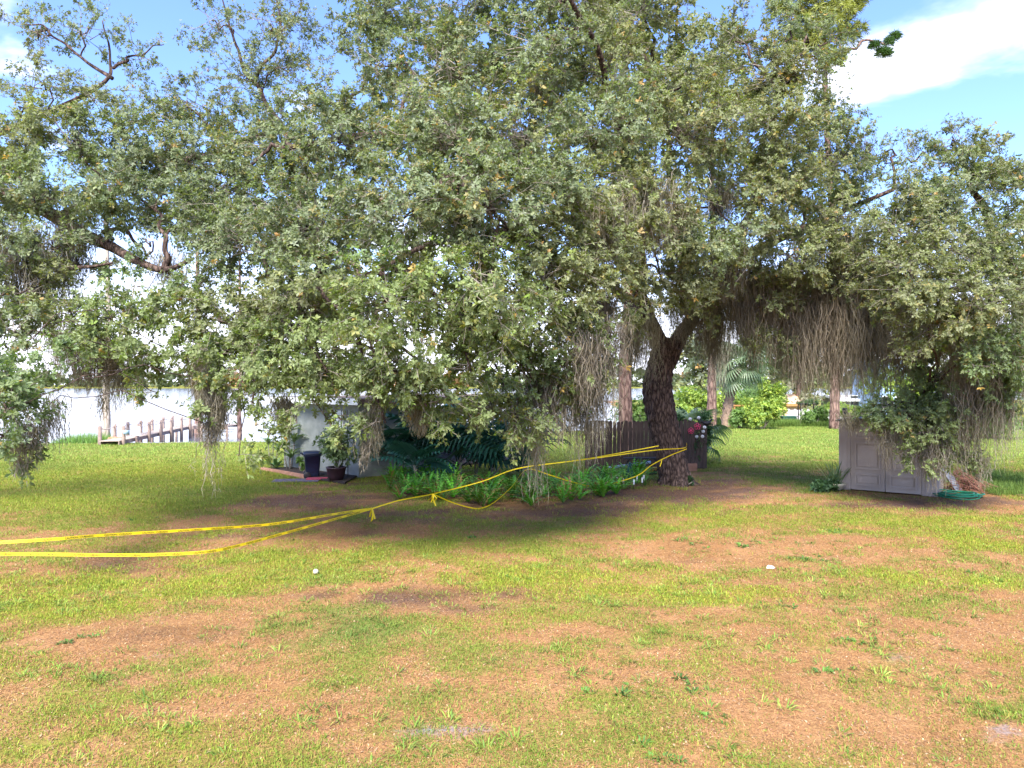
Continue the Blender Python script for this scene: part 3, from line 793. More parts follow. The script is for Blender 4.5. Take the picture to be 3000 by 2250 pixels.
ms = [
    (1890, 560, 800, 150, 14.2, 200), (1790, 620, 820, 90, 13.0, 90), (1855, 960, 1110, 40, 20.6), (1720, 1010, 1230, 80, 12.4, 90), (1760, 1060, 1330, 70, 13, 80), 
    (1640, 1130, 1330, 80, 13, 80), (1800, 960, 1180, 60, 13, 60), (2040, 900, 1080, 110, 21, 110), (2090, 880, 1120, 70, 21.2), (2170, 830, 1040, 70, 20), (2205, 870, 1120, 40, 20), (2290, 850, 1150, 90, 19.6, 170), (2350, 880, 1190, 100, 19.4, 190),
    (2420, 850, 1200, 100, 19.2, 190), (2480, 800, 1180, 110, 19, 210), (2540, 830, 1240, 90, 18.8, 190), (2590, 860, 1270, 70, 18.6, 130), (2250, 820, 980, 100, 20), (2380, 760, 1000, 120, 19.5, 150), (2500, 700, 960, 130, 19, 150), (2600, 760, 1050, 90, 18.6, 130),
    (1100, 1200, 1360, 30, 11.8, 30), (1070, 1300, 1400, 16, 11.5, 14), (1230, 1190, 1290, 60, 12), (1400, 1180, 1270, 70, 12.2), (1520, 1180, 1330, 50, 12.8), (1590, 1130, 1290, 60, 13), (830, 1180, 1290, 40, 12.5), (640, 1180, 1310, 30, 12.6), (600, 1060, 1230, 60, 14),
    (2240, 860, 1110, 90, 19.0, 100, (.24, .205, .16)), (2350, 900, 1190, 90, 18.9, 110, (.21, .18, .14)), (2460, 900, 1230, 90, 18.7, 110, (.24, .20, .155)),
    (2300, 800, 1120, 120, 19.2, 150, (.19, .155, .12)), (2440, 820, 1180, 120, 19.0, 170, (.17, .14, .11)), (2560, 880, 1180, 90, 18.8, 120, (.20, .165, .13)), (2180, 850, 1010, 60, 19), (2370, 930, 1240, 50, 18.8, 60), (2500, 900, 1260, 60, 18.5, 70), (2060, 860, 1060, 60, 20.4, 50), (1975, 900, 1010, 50, 20.6, 40),
    (2130, 760, 900, 80, 18), (1230, 260, 420, 100, 17, 60), (1600, 230, 340, 90, 17), (1990, 640, 790, 80, 16), (2110, 560, 680, 60, 17), (2450, 660, 850, 90, 18.5, 80), (1330, 560, 690, 60, 14.5), (1760, 880, 1010, 60, 14.5), (860, 700, 800, 60, 16), (2530, 420, 560, 40, 18.6, 30),
]
grow(oak, limbs, cl, M['oak_bark'], 12, ms, trunk_mb=tm)

# ------------------------------------------------------------------ oak whose trunk stands just outside the frame, beside the lawn
oak2 = empty('live_oak', (-15.6, 17.5, 0))
tag(oak2, 'live oak reaching over the lake lawn with dark crooked limbs and thin sunlit top', 'tree', 'live oaks')
def A3(px, py, Y): return tuple(at(px, py, Y))
limbs2 = [
    ([(-15.6, 17.5, -.1), (-15.4, 17.4, 2), (-15, 17.2, 4), (-14.6, 17, 6)], .45, .34),
    ([(-14.6, 17, 6), A3(-60, 560, 16), A3(60, 600, 15.6), A3(170, 640, 15.3), A3(300, 715, 15), A3(390, 760, 14.6), A3(480, 790, 14.4), A3(560, 760, 14)], .24, .04),
    ([A3(480, 790, 14.4), A3(495, 720, 14.4), A3(470, 640, 14.6), A3(380, 560, 15)], .07, .02),
    ([(-15, 17.2, 4), A3(-40, 930, 15), A3(60, 880, 14.6), A3(140, 830, 14.4), A3(240, 780, 14.2), A3(330, 770, 14)], .13, .02),
    ([A3(300, 680, 15), A3(360, 672, 15), A3(410, 710, 14.8), A3(430, 760, 14.6)], .05, .02),
    ([(-14.6, 17, 6), (-13.6, 17, 8.5), A3(170, 330, 17), A3(310, 230, 17), A3(320, 160, 17), A3(300, 60, 17)], .11, .012),
    ([A3(330, 230, 17), A3(230, 160, 17), A3(140, 90, 17), A3(60, 70, 17)], .05, .012),
    ([A3(330, 200, 17), A3(390, 160, 17), A3(480, 130, 17)], .04, .01),
    ([A3(830, 380, 18.5), A3(760, 270, 18.5), A3(715, 170, 18.6), A3(670, 60, 18.6), A3(640, -40, 18.6)], .08, .012),
    ([A3(745, 240, 18.5), A3(800, 150, 18.6), A3(820, 60, 18.6), A3(800, -30, 18.6)], .05, .012),
    ([A3(170, 640, 15.3), A3(420, 520, 16), A3(640, 440, 17), A3(830, 380, 18.5)], .12, .09),
    ([A3(-150, 900, 15), A3(-60, 1000, 12.5), A3(-10, 1100, 11.3), A3(20, 1200, 10.6)], .05, .012),
]
sp = dict(yel=.85, L=.062, K=5)
cl2 = [
    (60, 420, 15, 130, 100, .95, md), (210, 400, 15.4, 150, 100, .9, md), (400, 440, 15.6, 170, 110, .95, md), (560, 470, 15.8, 160, 110, .9, md), (80, 560, 14.4, 130, 110, 1.0), (270, 550, 14.6, 150, 90, .95), (470, 570, 15, 140, 80, .9),
    (40, 720, 13.5, 90, 110, .9), (110, 840, 13.6, 110, 100, .65), (60, 980, 12.4, 110, 100, .85), (50, 1090, 11, 110, 90, .95, dr), (40, 1210, 10.6, 90, 110, .95, dr), (20, 1340, 10.6, 60, 80, .6, dr), (190, 1060, 12, 80, 70, .6, th), (210, 980, 13, 110, 60, .6, th), (330, 930, 13.2, 110, 60, .6, th),
    (240, 760, 14.4, 120, 60, .4), (330, 640, 15, 100, 60, .25), (430, 700, 14.6, 100, 60, .35), (310, 1000, 13, 90, 60, .6, th), (370, 1040, 12.8, 80, 60, .65, th), (450, 900, 13.4, 100, 100, .6, th), (480, 1020, 13.2, 90, 80, .7, th), (560, 960, 13, 90, 100, .8, th),
    (-150, 500, 15, 150, 120, .35, bk), (-250, 750, 17, 150, 120, .35, bk), (-120, 950, 13, 110, 100, .35, bk),
    (460, 1150, 12.6, 40, 30, .22, th), (600, 1100, 12.6, 50, 90, .5, th), (600, 1240, 12.5, 30, 50, .2, th), (560, 660, 15, 120, 80, .75, md), (400, 840, 13.8, 90, 60, .4, th), (150, 700, 14, 100, 80, .5), (250, 890, 14.4, 130, 70, .4, th), (330, 780, 14.6, 110, 60, .3, th), (170, 620, 15, 120, 60, .5),
    (90, 90, 17, 130, 100, 0.38, sp), (260, 80, 17, 120, 100, 0.34, sp), (420, 150, 17, 110, 80, 0.31, sp), (110, 230, 16.6, 130, 80, 0.45, sp), (300, 290, 16.6, 150, 60, 0.66, sp), (60, 320, 16, 90, 50, 0.95, sp),
    (620, 60, 18.6, 120, 100, 0.38, sp), (790, 70, 18.6, 130, 110, 0.38, sp), (680, 220, 18.4, 140, 90, 0.64, sp), (860, 200, 18.6, 120, 90, 0.49, sp), (540, 300, 17.4, 130, 70, 0.85, sp), (660, 350, 17.2, 150, 60, .5, hi), (830, 340, 17.6, 130, 70, .5, hi), (470, 350, 16.6, 120, 60, .7, hi), (900, 60, 18.8, 100, 90, 0.48, sp),
]
ms2 = [
    (40, 700, 980, 120, 14, 150), (130, 760, 1060, 110, 14.2, 150), (210, 700, 900, 90, 14.6, 90), (190, 980, 1150, 70, 14, 70), (250, 1020, 1180, 80, 14, 90), (310, 1000, 1190, 80, 14.2, 100), (370, 1080, 1220, 30, 14.4, 24), (410, 1060, 1210, 26, 14.4, 20),
    (60, 1260, 1430, 70, 10.6, 40), (100, 1250, 1400, 24, 11, 18), (165, 1180, 1340, 26, 11.6, 20), (140, 1230, 1350, 22, 11.4, 16), (610, 1240, 1330, 24, 12.5, 26), (205, 640, 790, 70, 15, 60), (300, 1170, 1260, 22, 14, 14), (490, 760, 880, 60, 14.6, 50), (600, 1040, 1200, 40, 13, 50),
]
grow(oak2, limbs2, cl2, M['oak_bark'], 10, ms2, link_r=.018)

# ------------------------------------------------------------------ oak over the shed
oak3 = empty('live_oak', (15.6, 20.6, 0))
tag(oak3, 'smaller live oak drooping its dark mossy skirts over the grey storage shed', 'tree', 'live oaks')
limbs3 = [
    ([(15.6, 20.6, -.1), (15.4, 20.5, 2), (14.9, 20.2, 4), (14.2, 19.8, 5.6)], .36, .26),
    ([(14.2, 19.8, 5.6), A3(2860, 840, 18.4), A3(2700, 760, 18), A3(2600, 700, 17.6)], .17, .03),
    ([(14.2, 19.8, 5.6), A3(2900, 640, 18.6), A3(2840, 520, 18), A3(2790, 420, 17.6)], .16, .02),
    ([A3(2860, 840, 18.4), A3(2690, 880, 18.6), A3(2600, 960, 19), A3(2570, 1020, 19)], .10, .02),
    ([(14.9, 20.2, 4), A3(2860, 1000, 18.6), A3(2760, 1080, 18.2), A3(2680, 1190, 18)], .10, .02),
    ([(14.2, 19.8, 5.6), (14.6, 18, 7), (14.2, 16.5, 8)], .12, .03),
]
cl3 = [
    (2790, 400, 17.6, 100, 60, 0.66, sp), (2900, 440, 17.6, 110, 70, .55, hi), (2750, 490, 17.4, 120, 70, .6, hi), (2960, 520, 17.2, 110, 90, .9, md), (2680, 570, 17, 120, 80, .85, hi), (2830, 580, 16.8, 150, 100, 1.0, md), (2640, 680, 16.6, 130, 100, 1.0), (2800, 720, 15.8, 150, 110, 1.05),
    (2950, 690, 17, 100, 110, .9), (2690, 830, 15.4, 150, 110, 1.05), (2860, 880, 15.2, 160, 120, 1.05), (2970, 860, 15.6, 90, 120, .9), (2720, 960, 15.6, 130, 80, .9), (2880, 1020, 15.6, 130, 90, .9, dr), (2970, 1060, 16, 70, 90, .8, dr), (2600, 800, 16.4, 90, 90, .9), (2560, 900, 18, 70, 60, .6),
    (2640, 1240, 17.4, 80, 40, .9, dr), (2690, 1340, 17.2, 60, 45, .7, dr), (2770, 1090, 17.4, 120, 80, .9, dr), (2660, 1190, 17.6, 120, 60, .95, dr), (2740, 1230, 17.4, 110, 70, 1.0, dr), (2590, 1205, 17.8, 70, 30, .8, dr), (2830, 1180, 17.2, 90, 80, .9, dr), (2700, 1290, 17.3, 70, 40, .7, dr), (2810, 1300, 17.2, 70, 70, .8, dr), (2840, 1380, 17.3, 40, 40, .45, dr), (2910, 1180, 16.8, 70, 80, .6, dr),
    (3120, 560, 17.5, 130, 110, .4, bk), (3200, 800, 18, 150, 130, .4, bk), (3180, 1000, 18, 120, 90, .35, bk), (3320, 640, 20, 140, 120, .35, bk), (3080, 720, 20, 120, 120, .4, bk),
    (2630, 610, 17.2, 60, 60, .5, hi), (2590, 480, 18.8, 50, 60, 0.42, sp),
]
ms3 = [
    (2660, 1240, 1390, 40, 17.6, 40), (2710, 1300, 1430, 36, 17.4, 34), (2600, 1250, 1350, 60, 17.7, 50), (2500, 1230, 1270, 40, 18.6, 24), (2500, 1215, 1290, 60, 18.4, 40), (2760, 1290, 1440, 36, 17.2, 40), (2830, 1250, 1420, 60, 17.2, 70),
    (2860, 1060, 1330, 80, 16.8, 110), (2900, 1040, 1380, 60, 16.8, 90), (2930, 1080, 1390, 40, 16.6, 50), (2960, 1060, 1390, 40, 16.6, 50), (2880, 880, 1100, 110, 16.6, 130), (2970, 960, 1200, 60, 16.6, 80), (2790, 960, 1140, 100, 16.6, 100), (2820, 1120, 1330, 80, 17, 100), (2670, 900, 1090, 80, 16.6, 80), (2720, 640, 740, 60, 17.6, 40), (2880, 740, 880, 110, 17.6, 100), (2650, 1000, 1180, 90, 17.6, 100), (2870, 1340, 1440, 40, 17.2, 40), (2640, 540, 620, 40, 17.4, 26), (2670, 420, 480, 24, 18, 16),
]
grow(oak3, limbs3, cl3, M['oak_bark'], 10, ms3, link_r=.03)

# the moss beards that hang clear of the rest, each a thing of its own
for spec, lab in (((1900, 940, 1160, 56, 20.4, 70), 'tan moss beard hanging straight against the fork of the oak trunk'),
                  ((1700, 1140, 1395, 60, 13.4, 90), 'thick pale moss beard hanging in front of the fence, left of the oak trunk'),
                  ((1575, 1270, 1490, 16, 13.2, 30), 'single long thin moss strand hanging down before the middle of the fern bed'),
                  ((620, 1110, 1310, 50, 12.6, 70), 'dense dark moss beard hanging over the lawn at the far end of the dock'),
                  ((618, 1280, 1490, 10, 12.6, 12), 'wispy trailing moss strand hanging lowest over the lake lawn'),
                  ((2740, 1290, 1475, 30, 17.2, 44), 'pale moss tuft hanging over the right door post of the shed'),
                  ((2608, 1210, 1405, 40, 17.7, 50), 'pale moss tuft hanging over the middle seam of the shed doors'),
                  ((340, 1050, 1240, 24, 14.2, 26), 'thin moss beard hanging over the lake beside the slim pale trunk')):
    Tm = Tri(); moss_beard(Tm, *spec)
    tag(Tm.build('moss_beard', M['moss']), lab, 'moss', 'long moss beards hanging from the oaks')

# ------------------------------------------------------------------ other trees
def simple_tree(name, label, base, trunk_pts, r0, r1, bark, clumps, leaf='oak_leaf', group=None, L=.2, yel=.2, K=5, dens=.5, extra=(), moss=()):
    root = empty(name, base); tag(root, label, 'tree', group)
    grow(root, [(trunk_pts, r0, r1)] + list(extra), [(*c[:5], c[5] if len(c) > 5 else dens, dict(L=L, yel=yel, K=K)) for c in clumps], bark, 12, moss, leafmat=leaf, link_r=.06)
    return root

def needle_tufts(T, C, rad, n, L=.45, col=(.24, .27, .06)):
    C = np.asarray(C, float)
    d = nrm(rng.normal(0, 1, (n, 3))); P = C + d * rad * rng.uniform(.2, 1, (n, 1))
    v, t = prisms(np.repeat(C[None], n, 0) + (P - C) * .1, P, .02, .012); T.add(v, t, (.2, .13, .1), 1)
    v, t = leaf_fan(P, (P - C) + [0, 0, .4], 34, np.full(n, L), .045, (15, 95), 0, .15)
    c = np.array(col) * rng.uniform(.7, 1.4, (n, 1))
    T.add(v, t, np.repeat(np.repeat(c, 34, 0), 4, 0), 0)

pb = gat(2445, 1257)
pine = empty('pine_tree', pb)
tag(pine, 'tall pine with pinkish scaly trunk left of the shed, its needles topping the oak', 'tree')
mb = MB()
limb(mb, [pb - [0, 0, .2], pb + [0, 0, 6], at(2440, 700, 48.8), at(2420, 300, 48.8), at(2405, -120, 48.8)], .36, .10, 14, 40, .1, 5, 0, .9)
pl = [(2350, 40, 80), (2430, 30, 80), (2390, 110, 80), (2480, 90, 60), (2340, 110, 50), (2490, 20, 50), (2400, -60, 90), (2330, -30, 60), (2520, -30, 60), (2440, 170, 40), (2290, 20, 40)]
T = Tri()
for px, py, r in pl:
    C = at(px, py, 48.8 + rng.uniform(-1.5, 1.5)); limb(mb, [at(2408, py + 50, 48.8), (at(2408, py + 20, 48.8) + C) / 2 - [0, 0, .2], C], .07, .03, 6, 8, .2, px)
    needle_tufts(T, C, np.array([r, r, r * .75]) / F * 48.8, int(r * .9))
C = at(2610, 125, 48.8); limb(mb, [at(2412, 200, 48.8), at(2500, 130, 48.8), at(2560, 134, 48.8), C], .13, .05, 6, 14, .3, 3)
for px, py in ((2600, 118), (2622, 105), (2585, 150), (2560, 130), (2600, 155)): needle_tufts(T, at(px, py, 48.8), np.array([.32, .32, .28]), 16, .38, (.09, .17, .07))
build('trunk', mb, M['pine_bark'], pine, True); tag(T.build('crown', [M['needle'], M['twig']], pine), kind='stuff')

b = gat(2083, 1253)
simple_tree('pine_tree', 'straight pine with bare reddish trunk standing right beside the cabbage palm', b, [b - [0, 0, .2], b + [.1, 0, 4], b + [.2, 0, 12], b + [.1, 0, 22]], .42, .12, M['pine_bark'],
            [(2040, 300, 50, 90, 60), (2120, 220, 50, 90, 60), (2080, 120, 50, 90, 70)], L=.3, dens=.12, moss=[(2110, 960, 1190, 70, 49.3, 90), (2095, 900, 1100, 50, 49.3, 60)])
b = np.array([(1835 - 1500) / F * 32, 32, 0])
simple_tree('pine_tree', 'dark bare trunk rising behind the board fence, left of the big oak', b, [b - [0, 0, .2], b + [-.05, 0, 3], b + [.1, 0, 8], b + [-.2, 0, 14], b + [0, 0, 20]], .38, .14, M['pine_bark'],
            [(1800, 60, 32, 110, 70), (1880, -40, 32, 110, 80), (1760, -60, 32, 100, 70)], L=.16, dens=.3)
b = at(312, 1296, 38.2); b[2] = -.1
simple_tree('cypress_tree', 'slim pale trunk standing at the lake edge beside the start of the dock', b, [b - [0, 0, .2], b + [.02, 0, 3], b + [.1, 0, 8], b + [0, 0, 13]], .22, .09, M['pale_bark'],
            [(300, 640, 38, 90, 60, .35), (360, 560, 38, 80, 60, .3), (260, 540, 38, 80, 60, .3)], L=.14, dens=.3, extra=[([b + [0, 0, 5], b + [1, 0, 6.5], b + [1.6, 0, 9]], .07, .03)], moss=[(320, 1050, 1180, 40, 37.8, 70), (345, 1060, 1260, 10, 37.8, 14)])
b = at(582, 1250, 52); b[2] = -1.2
simple_tree('cypress_tree', 'reddish bare trunk rising from the water by the far end of the dock', b, [b, b + [0, 0, 3], b + [.05, 0, 8], b + [-.1, 0, 14]], .34, .12, M['pine_bark'],
            [(560, 640, 52, 90, 60, .3), (620, 600, 52, 80, 60, .3)], L=.16, dens=.3)
b = at(702, 1290, 47); b[2] = -1.2
simple_tree('cypress_tree', 'thin trunk in the lake seen just left of the white house wall', b, [b, b + [0, 0, 3], b + [.1, 0, 7], b + [0, 0, 12]], .17, .08, M['pine_bark'], [(700, 640, 47, 90, 70, .3)], L=.16, dens=.3)

BUSH = [((.24, .30, .05), (.13, .22, .05)), ((.12, .20, .05), (.08, .14, .04)), ((.05, .10, .035), (.03, .07, .03))]
def shrub(name, label, cat, px, pyb, w, h, kind, L=.10, n=500, group=None, Y=None):
    p = gat(px, pyb) if Y is None else np.array([(px - 1500) / F * Y, Y, 0])
    root = empty(name, p); tag(root, label, cat, group)
    T = Tri(); mb = MB()
    k = max(5, int(n / 60))
    C = p + np.stack([rng.normal(0, .28, k) * w, rng.normal(0, .25, k) * w * .7, rng.uniform(.3, .8, k) * h], 1)
    for i, c in enumerate(C): mb.tube(catmull([p + [rng.normal(0, .05), rng.normal(0, .05), -.05], (p + c) / 2 + rng.normal(0, .08, 3), c], 6), np.linspace(.025, .01, 6), 5)
    P = np.concatenate([c + nrm(rng.normal(0, 1, (n // k, 3))) * rng.uniform(.3, 1, (n // k, 1)) * [w * .28, w * .25, h * .3] for c in C])
    P[:, 2] = np.maximum(P[:, 2], .05)
    v, t = leaf_fan(P, nrm(P - p - [0, 0, h * .3]) + rng.normal(0, .4, P.shape), 7, np.full(len(P), L), .42)
    m_ = rng.uniform(0, 1, (len(P), 1)); c = np.array(BUSH[kind][0]) * m_ + np.array(BUSH[kind][1]) * (1 - m_)
    T.add(v, t, np.repeat(np.repeat(c * rng.uniform(.75, 1.3, (len(P), 1)), 7, 0), 4, 0), 0)
    build('stem', mb, M['twig'], root, True); tag(T.build('foliage', [M['bush'], M['twig']], root), kind='stuff')
    return root
shrub('shrub', 'bright lime green shrub beside the cabbage palm at the lawn edge', 'shrub', 2235, 1258, 2.4, 2.2, 0, .2, 700)
shrub('shrub', 'tall yellow green shrub in front of the tan roofed house', 'shrub', 2256, 1252, 1.9, 3.6, 0, .2, 800, Y=56)
shrub('shrub', 'low dark green shrub at the foot of the lime shrubs by the lawn', 'shrub', 2165, 1256, 1.6, 1.5, 1, .18, 500)
shrub('shrub', 'small round shrub in front of the white wall on the neighbour side', 'shrub', 2385, 1250, 1.6, 1.5, 1, .18, 400)
shrub('shrub', 'bushy green shrub showing behind the board fence left of the oak trunk', 'shrub', 1890, 1280, 2.4, 2.7, 1, .13, 900, Y=33)
shrub('shrub', 'light green shrub behind the fence just right of the oak trunk', 'shrub', 2010, 1280, 2.0, 2.3, 0, .13, 700, Y=35)
shrub('shrub', 'dark ivy like shrub spilling over the top of the fence end', 'shrub', 2030, 1280, .95, 2.15, 2, .12, 500, Y=26.35)
shrub('shrub', 'low dark creeping plant at the foot of the big oak trunk', 'shrub', 2003, 1424, .5, .35, 2, .07, 160)
shrub('shrub', 'leafy green bush beyond the right end of the shed', 'shrub', 2900, 1280, 2.6, 1.8, 1, .14, 700, Y=40)
shrub('shrub', 'broad pale green shrub mass just behind the cabbage palm foot', 'shrub', 2070, 1240, 4.6, 3.0, 0, .26, 900, Y=62)
shrub('shrub', 'wide mid green shrub mass between the lime shrubs and the white wall', 'shrub', 2180, 1240, 5.5, 3.6, 1, .28, 900, Y=68)
shrub('shrub', 'green shrub showing past the pine trunk before the blue house', 'shrub', 2480, 1240, 3.2, 1.6, 0, .2, 600, Y=56)
shrub('shrub', 'tall leafy shrub screening the blue house above the shed', 'shrub', 2660, 1240, 4.0, 5.0, 0, .28, 900, Y=52)
for px, Y, w, h, lab in ((2340, 68, 7, 7.5, 'airy light green tree behind the white wall of the neighbour garden'), (2050, 74, 8, 8.5, 'pale green tree beyond the lawn behind the cabbage palm'), (2620, 75, 10, 12, 'bright green tree behind the pale blue house'), (2330, 92, 14, 11, 'broad green tree far behind the lime shrubs'),
                         (2800, 82, 12, 10, 'dense green tree far behind the shed'), (2960, 70, 9, 8, 'green tree at the far end of the lawn beyond the mossy oak')):
    p = np.array([(px - 1500) / F * Y, Y, 0])
    r = F / Y
    simple_tree('broadleaf_tree', lab, p, [p - [0, 0, .2], p + [0, 0, h * .4], p + [.3, 0, h * .8]], .3, .08, M['pine_bark'],
                [(px + dx * w * r, 1125 + (3.1 - dz * h) * r, Y, w * .28 * r, h * .2 * r) for dx, dz in ((-.25, .5), (.25, .5), (0, .8), (-.15, .68), (.2, .7), (0, .38))], leaf='bush', L=.5, dens=.035, group='trees beyond the lawn')

# ------------------------------------------------------------------ cabbage palm and palmetto
def fan_frond(nseg=26, R0=.85, droop=.5):
    v, f = [], []
    for i in range(nseg):
        a = R(-150 + 300 * i / (nseg - 1)); an = R(300 / nseg * .5) * .92
        L = R0 * (.72 + .28 * math.cos(a * .6))
        prev = None
        for s, wf in ((.05, .6), (.5, 1), (.8, .7), (1.0, .05)):
            r = L * s; w = math.sin(an) * min(r, L * .5) * wf
            z = -droop * R0 * max(0, s - .45) ** 2 * 2.2 - .10 * abs(math.sin(a)) * r
            c = (math.cos(a) * r, math.sin(a) * r, z); sd = (-math.sin(a) * w, math.cos(a) * w, 0)
            k = len(v); v += [(c[0] - sd[0], c[1] - sd[1], z + .02), (c[0] + sd[0], c[1] + sd[1], z - .02)]
            if prev is not None: f.append((prev, prev + 1, k + 1, k))
            prev = k
    mb = MB(); mb.add(v, f)
    return mb
def frond_mesh(petiole, R0, droop, nseg=26):
    mb = MB()
    mb.tube([(0, 0, 0), (petiole * .5, 0, .05), (petiole, 0, 0)], [.03, .02, .015], 5)
    o = fan_frond(nseg, R0, droop)
    mb.add([(x + petiole, y, z) for x, y, z in o.v], o.f)
    return mb
def palm(name, label, base, height, nf, pet, R0, lean=(0, 0), trunk=True, boots=True, tr=.24):
    root = empty(name, base); tag(root, label, 'palm')
    top = np.array([lean[0], lean[1], height])
    if trunk:
        mb = MB()
        path = catmull([(0, 0, -.15), top * [.3, .3, .5], top], 26)
        mb.tube(path, np.linspace(tr * 1.15, tr, 26), 14, 0, True, True, lambda i, j: .92 + .12 * ((i * 7 + j * 3) % 5) / 4)
        build('trunk', mb, M['boots'], root)
        if boots:
            for k in range(44):
                u = .12 + .86 * (k / 44); p = path[int(u * 25)]; a = k * 2.4
                o = np.array([math.cos(a), math.sin(a), 0])
                b_ = MB(); s = np.array([-math.sin(a), math.cos(a), 0]) * .07
                p0 = p + o * tr * .9; p1 = p + o * (tr + .16) + [0, 0, .30]
                b_.add([p0 - s, p0 + s, p1 + s * .6, p1 - s * .6, p0 - s + o * .07, p0 + s + o * .07, p1 + s * .6 + o * .03, p1 - s * .6 + o * .03],
                       [(0, 1, 2, 3), (7, 6, 5, 4), (0, 4, 5, 1), (1, 5, 6, 2), (2, 6, 7, 3), (3, 7, 4, 0)])
                build('boot', b_, M['boots'], root)
    proto = None
    for k in range(nf):
        if proto is None:
            fo = build('frond', frond_mesh(pet, R0, .9), M['palm'], root); proto = fo
        else:
            fo = proto.copy(); COL.objects.link(fo)
        fo.parent = root
        a = k * 2.399 + rng.normal(0, .15); e = R(72 - 118 * (k / nf) + rng.normal(0, 7))
        fo.location = tuple(top + [0, 0, .1])
        fo.rotation_euler = (rng.normal(0, .2), -e, a)
        s = rng.uniform(.85, 1.12); fo.scale = (s, s, s)
    return root
b = gat(2125, 1251)
palm('cabbage_palm', 'cabbage palm with criss crossed trunk boots and drooping pale fans on the back lawn', b, 4.3, 34, 1.35, 1.15, (1.0, -.2), tr=.30)
palm('palmetto', 'dark palmetto fans rising behind the fence between oak trunk and palm', np.array([7.05, 28.0, 0]), .9, 16, 1.0, .62, tr=.16, boots=False)

# ------------------------------------------------------------------ house with porch
hx = R(50.1)
house = empty('white_house', (-5.05, 23.4, 0), hx)
tag(house, 'low flat roofed pale stucco house with dark open porch behind the oak boughs', 'house')
mb = MB(); mb.box(0, .2, 0, 4.4, -.1, 2.47); build('wall', mb, M['stucco'], house)
mb = MB(); mb.box(.2, 2.9, 0, .2, -.1, 2.47); build('wall', mb, M['stucco'], house)
mb = MB(); mb.box(2.9, 3.1, .003, 4.2, -.1, 2.47); build('wall', mb, M['stucco'], house)
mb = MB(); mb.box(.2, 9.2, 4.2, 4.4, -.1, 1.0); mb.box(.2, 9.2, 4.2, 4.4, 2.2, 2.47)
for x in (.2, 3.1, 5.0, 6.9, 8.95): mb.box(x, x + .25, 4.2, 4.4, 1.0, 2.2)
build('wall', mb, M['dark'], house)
for x in (3.0, 5.9, 8.9): mb = MB(); mb.box(x, x + .12, -.25, -.13, -.05, 2.44, 0, .01); build('porch_post', mb, M['cedar'], house)
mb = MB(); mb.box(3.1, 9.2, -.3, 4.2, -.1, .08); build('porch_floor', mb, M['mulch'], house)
for k in range(14):
    x = 3.4 + k * .4
    mb = MB(); mb.box(x, x + .035, 4.1, 4.14, 1.0, 1.62); mb.box(x - .17, x + .2, 4.105, 4.135, 1.62, 1.66); build('railing_bar', mb, M['dark'], house)
mb = MB(); mb.box(-.4, 9.5, -.45, 4.8, 2.47, 2.56); mb.box(-.36, 9.46, -.41, 4.76, 2.56, 2.63)
roof = build('roof', mb, M['roof'], house)
mb = MB(); mb.box(-.43, -.402, -.47, 4.82, 2.42, 2.63); mb.box(-.40, -.005, -.44, 4.79, 2.44, 2.467); build('fascia', mb, M['white'], roof)
mb = MB(); mb.box(-.402, 9.5, -.48, -.452, 2.44, 2.60); build('fascia', mb, M['cedar'], roof)
wf = MB()
for z0, z1, y0, y1 in ((2.12, 2.2, .8, 1.5), (1.02, 1.1, .8, 1.5), (1.1, 2.12, .8, .87), (1.1, 2.12, 1.43, 1.5)): wf.box(-.04, -.003, y0, y1, z0, z1)
win = build('window', wf, M['white'], house)
for k in range(11):
    z = 1.12 + k * .092
    s = MB(); s.add([(-.035, .87, z), (-.035, 1.43, z), (-.008, 1.43, z + .075), (-.008, .87, z + .075), (-.03, .87, z - .008), (-.03, 1.43, z - .008), (-.004, 1.43, z + .067), (-.004, .87, z + .067)],
                     [(0, 1, 2, 3), (7, 6, 5, 4), (0, 4, 5, 1), (2, 6, 7, 3)]); build('louvre', s, M['white'], win)
# dark patch of air grille high on the shaded wall
# trellis leaning by the corner
tp_ = at(1003, 1405, 22.9); tp_[2] = 0
tre = empty('trellis', tp_, R(40)); tag(tre, 'thin dark wire trellis against the pale house wall beside the window', 'trellis')
for x in (-.2, 0, .2): m_ = MB(); m_.tube([(x, 0, 0), (x, .06, 2.25)], .014, 6); build('upright', m_, M['dark'], tre)
for z in (.4, .8, 1.2, 1.6, 2.0): m_ = MB(); m_.tube([(-.24, .02 + z * .025, z), (.24, .02 + z * .025, z)], .009, 5); build('crossbar', m_, M['dark'], tre)

# wheeled bin
bp = gat(915, 1401)
binr = empty('trash_can', bp, R(18)); tag(binr, 'dark blue wheeled trash can with closed lid beside the pale house wall', 'trash can')
def rrect(w, d, r, z, n=4):
    pts = []
    for cx_, cy_, a0 in ((w - r, d - r, 0), (-w + r, d - r, 90), (-w + r, -d + r, 180), (w - r, -d + r, 270)):
        for k in range(n + 1):
            a = R(a0 + 90 * k / n); pts.append((cx_ + r * math.cos(a), cy_ + r * math.sin(a), z))
    return pts
def loft(mb, rings, m=0, smooth=True):
    n = len(rings[0]); vs = [p for r in rings for p in r]
    fs = [(i * n + j, i * n + (j + 1) % n, (i + 1) * n + (j + 1) % n, (i + 1) * n + j) for i in range(len(rings) - 1) for j in range(n)]
    fs += [tuple(reversed(range(n))), tuple(range((len(rings) - 1) * n, len(rings) * n))]
    return mb.add(vs, fs, m, smooth)
mb = MB(); loft(mb, [rrect(.20, .22, .06, .06), rrect(.21, .23, .06, .12), rrect(.255, .29, .07, .74), rrect(.285, .32, .08, .75), rrect(.285, .32, .08, .79)]); build('body', mb, M['bin'], binr)
